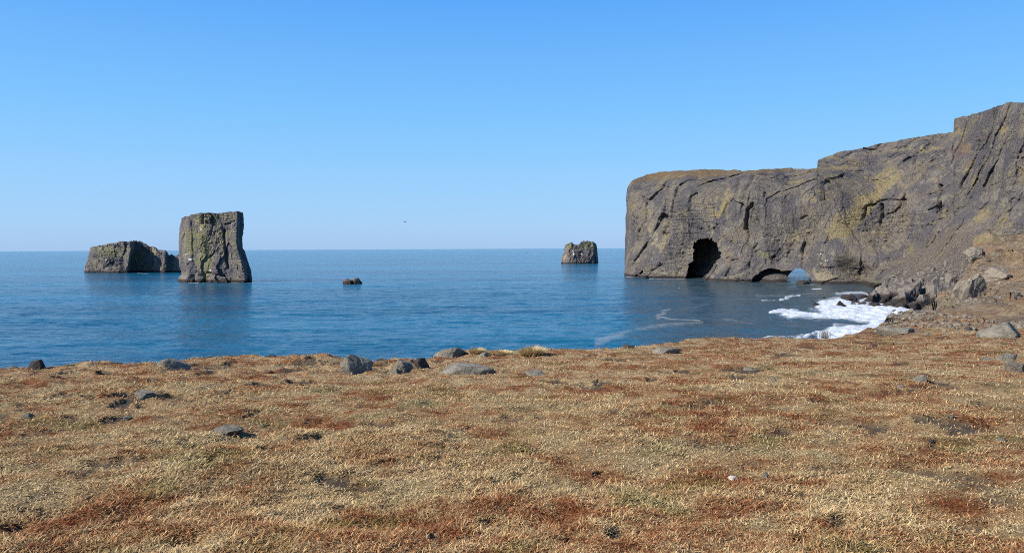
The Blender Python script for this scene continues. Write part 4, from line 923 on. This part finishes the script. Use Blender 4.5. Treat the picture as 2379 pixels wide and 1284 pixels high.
boulder('boulder', 1870, 660, 30, 9, 601, 'low black and tan rock lying inside the mouth of the sea arch', mat=M_SHORE, Y=float(sea_Y(1868, 660.5)), sub=4)

def rubble(name, P, size, seed, label, mat):
    """loose small stones nobody could count, one object"""
    rs = np.random.default_rng(seed); D, Fc = ico(2); n = len(P); nv_ = len(D); shapes = []
    for k in range(12):
        V, _ = boulder_shape(900 + k, 2, 9, 0.08); shapes.append(V)
    V = np.array(shapes)[rs.integers(0, 12, n)] * (size[:, None, None] * np.stack([rs.uniform(.7, 1.2, n), rs.uniform(.7, 1.1, n), rs.uniform(.4, .8, n)], -1)[:, None, :]) * 0.5
    a = rs.uniform(0, 6.28, n); c, s_ = np.cos(a)[:, None], np.sin(a)[:, None]
    V[..., 0], V[..., 1] = V[..., 0] * c - V[..., 1] * s_, V[..., 0] * s_ + V[..., 1] * c
    V = V + P[:, None, :]
    F_ = (Fc[None] + (np.arange(n) * nv_)[:, None, None]).reshape(-1, 3)
    o = mesh_obj(name, V.reshape(-1, 3), F_, mat, smooth=False); return tag(o, label, 'rubble', kind='stuff')
rs2 = np.random.default_rng(11)
n_ = 5200
az_ = np.arctan2((rs2.uniform(2040, 2440, n_) - W0 / 2) / FPX, 1); er_ = edge_r(az_); lo_ = np.minimum(46, er_ * 0.75); rr_ = lo_ + (er_ * 0.995 - lo_) * rs2.random(n_) ** 0.8
xx, yy = rr_ * np.sin(az_), rr_ * np.cos(az_); zz = ground_z(xx, yy)
kp = (fbm(np.c_[xx, yy, zz] * 0.12, 3, 5) + 0.4 * fbm(np.c_[xx, yy, zz] * 0.6, 2, 6)) > -0.15
xx, yy, zz = xx[kp], yy[kp], zz[kp]
sz = 0.10 + 0.42 * rs2.random(len(xx)) ** 4
rubble('scree', np.c_[xx, yy, zz + 0.02], sz, 12, 'loose tan stones scattered over the knoll slope', M_STONE_PALE)
# broken rock on the talus below the cliff
hv = np.empty(len(headland.data.vertices) * 3, np.float32); headland.data.vertices.foreach_get('co', hv); hv = hv.reshape(-1, 3)[:400 * 1054].astype(float)
hx, hy = project(hv); ok_ = inpoly(hx, hy, [(2035, 672), (2060, 640), (2110, 610), (2180, 570), (2250, 545), (2262, 600), (2240, 640), (2190, 700), (2150, 712), (2060, 705)])
cand = hv[ok_]; ch = cand[rs2.integers(0, len(cand), 2600)]; low = sst(ch[:, 2], 28, 3)
rubble('rubble', ch + np.array([-.2, -.3, 0.1]), 0.5 + 2.2 * rs2.random(len(ch)) ** 4 * (0.35 + 0.9 * low), 13, 'broken grey brown rock on the talus slope below the cliff', M_SHORE)

# ------------------------------------------------------------------ tussocks, dead bush
def tussock(px, py, wpx, hpx, n, seed, label, green=0.0):
    Y = on_ground(px, py); p = at(px, py, np.array(Y)); w = wpx * Y / FPX / 2; H = hpx * Y / FPX
    r = np.random.default_rng(seed)
    a = r.uniform(0, 2 * math.pi, n); q = np.sqrt(r.random(n)) * w * 0.75; bx, by = np.cos(a) * q, np.sin(a) * q
    ln = H * (0.7 + 0.5 * r.random(n)); out = q / w; el = np.radians(85 - 50 * out + r.uniform(-18, 12, n)); th = a + r.uniform(-0.7, 0.7, n)
    wd = 0.005 + 0.004 * r.random(n)
    base = np.c_[bx, by, np.full(n, -0.02)]
    m_ = base + np.c_[np.cos(th) * np.cos(el), np.sin(th) * np.cos(el), np.sin(el)] * (ln * 0.6)[:, None]
    e2 = el - np.radians(r.uniform(10, 50, n))
    tp = m_ + np.c_[np.cos(th) * np.cos(e2), np.sin(th) * np.cos(e2), np.sin(e2)] * (ln * 0.5)[:, None]
    S = np.c_[-np.sin(th + .5), np.cos(th + .5), np.zeros(n)] * wd[:, None]
    V = np.stack([base - S, base + S, m_ + S * .8, m_ - S * .8, tp], 1).reshape(-1, 3); i = np.arange(n)[:, None] * 5
    o = mesh_obj('grass_tussock', V, [i + np.array([[0, 1, 2, 3]]), i + np.array([[3, 2, 4]])], M_BLADE, {'rnd': np.repeat(r.random(n) * 0.4, 5), 'tip': np.tile([0, 0, .6, .6, 1.0], n), 'strawb': np.full(5 * n, 1.0 - green)}, smooth=False)
    o.location = p.tolist(); return tag(o, label, 'grass tussock')
tussock(1237, 824, 66, 22, 1500, 1, 'tallest pale straw tussock on the meadow rim, farther right')
tussock(1108, 820, 34, 15, 700, 2, 'small pale tussock on the rim just right of the black faced boulder')
tussock(1160, 822, 70, 11, 1200, 3, 'low wide straw tussock between the small and the tallest tussock')
def twig_bush(px, py, wpx, hpx, label):
    Y = on_ground(px, py); p = at(px, py, np.array(Y)); w = wpx * Y / FPX / 2; H = hpx * Y / FPX
    r = np.random.default_rng(7); V = []; Fq = []
    for k in range(90):
        a = r.uniform(0, 2 * math.pi); e = math.radians(r.uniform(25, 85)); L_ = H * r.uniform(0.6, 1.2)
        p0 = np.array([r.normal() * w * .3, r.normal() * w * .3, 0]); p1 = p0 + L_ * 0.6 * np.array([math.cos(a) * math.cos(e), math.sin(a) * math.cos(e), math.sin(e)])
        p2 = p1 + L_ * .5 * np.array([math.cos(a + .6), math.sin(a + .6), 1.0]) * 0.6; rr = 0.008
        for (s_, t_) in ((p0, p1), (p1, p2)):
            n0 = len(V)
            for q_, c_ in ((s_, rr), (t_, rr * .5)):
                V += [q_ + np.array([c_, 0, 0]), q_ + np.array([-c_ * .5, c_ * .8, 0]), q_ + np.array([-c_ * .5, -c_ * .8, 0])]
            Fq += [(n0, n0 + 1, n0 + 4, n0 + 3), (n0 + 1, n0 + 2, n0 + 5, n0 + 4), (n0 + 2, n0, n0 + 3, n0 + 5)]
    o = mesh_obj('dead_bush', np.array(V), np.array(Fq), M_STONE, smooth=False); o.location = p.tolist()
    return tag(o, label, 'bush')
twig_bush(1916, 786, 34, 22, 'small spiky grey dead bush on the rim against the surf')

# ------------------------------------------------------------------ flying bird
def bird(px, py, Y, span, label, body_mat, perched=False):
    V, Fc = ico(3); V = V.copy()
    t = V[:, 0]
    V = V * np.array([0.30, 0.085, 0.075]) * span
    V[:, 1] *= np.where(t < 0, 1 - 0.75 * np.clip(-t, 0, 1) ** 1.5, 1); V[:, 2] *= np.where(t > 0.6, 0.8, 1)
    o = mesh_obj('seabird', V, Fc, body_mat); o.location = at(px, py, np.array(float(Y))).tolist()
    for s_ in (-1, 1):
        pts = [(0.10, 0.03, 0.02), (0.12, 0.25, 0.12), (0.0, 0.50, 0.07), (-0.08, 0.25, 0.11), (-0.08, 0.03, 0.02)]
        if perched: pts = [(0.14, 0.07, 0.03), (0.05, 0.09, 0.05), (-0.34, 0.03, 0.04), (-0.2, 0.07, 0.0), (0.05, 0.09, -0.02)]
        Wv = [(x * span, s_ * y * span, z * span + dz) for dz in (0.006, -0.006) for x, y, z in pts]
        n5 = 5; fq = [(i, (i + 1) % 5, 5 + (i + 1) % 5, 5 + i) for i in range(5)]
        tris = [(0, 1, 4), (1, 3, 4), (1, 2, 3), (5, 9, 6), (6, 9, 8), (6, 8, 7)]
        wg = mesh_obj('wing', np.array(Wv), [np.array(fq), np.array(tris)], body_mat, smooth=False, parent=o)
    tl = mesh_obj('tail', np.array([(-0.26, -0.03, 0), (-0.26, 0.03, 0), (-0.42, 0.06, 0.0), (-0.42, -0.06, 0.0), (-0.3, 0, 0.02)]) * span, [np.array([(0, 3, 4), (3, 2, 4), (2, 1, 4), (1, 0, 4)]), np.array([(0, 1, 2, 3)])], body_mat, smooth=False, parent=o)
    return tag(o, label, 'bird')
def plain(name, c):
    b = NB(name); return b.done(b.bsdf(b.mix(b.noise(6, 3), tuple(x * 0.8 for x in c), c), 0.7))
M_BIRD_D = plain('dark_plumage', (0.06, 0.06, 0.065)); M_BIRD_W = plain('white_plumage', (0.8, 0.8, 0.78))
bird(941, 515, 210, 1.25, 'dark seabird flying alone over the open water', M_BIRD_D)

for (bx_, by_, lb) in ((1525, 685, 'white seabird resting on the bay, leftmost of the floating birds'), (1642, 671, 'white seabird resting on the bay nearest the tall cave'), (1555, 706, 'white seabird resting on the bay nearest the curled scum line'), (1578, 669, 'white seabird resting on the bay left of the cave reflection')):
    bird(bx_, by_, float(sea_Y(bx_, by_)) , 1.6, lb, M_BIRD_W, True)
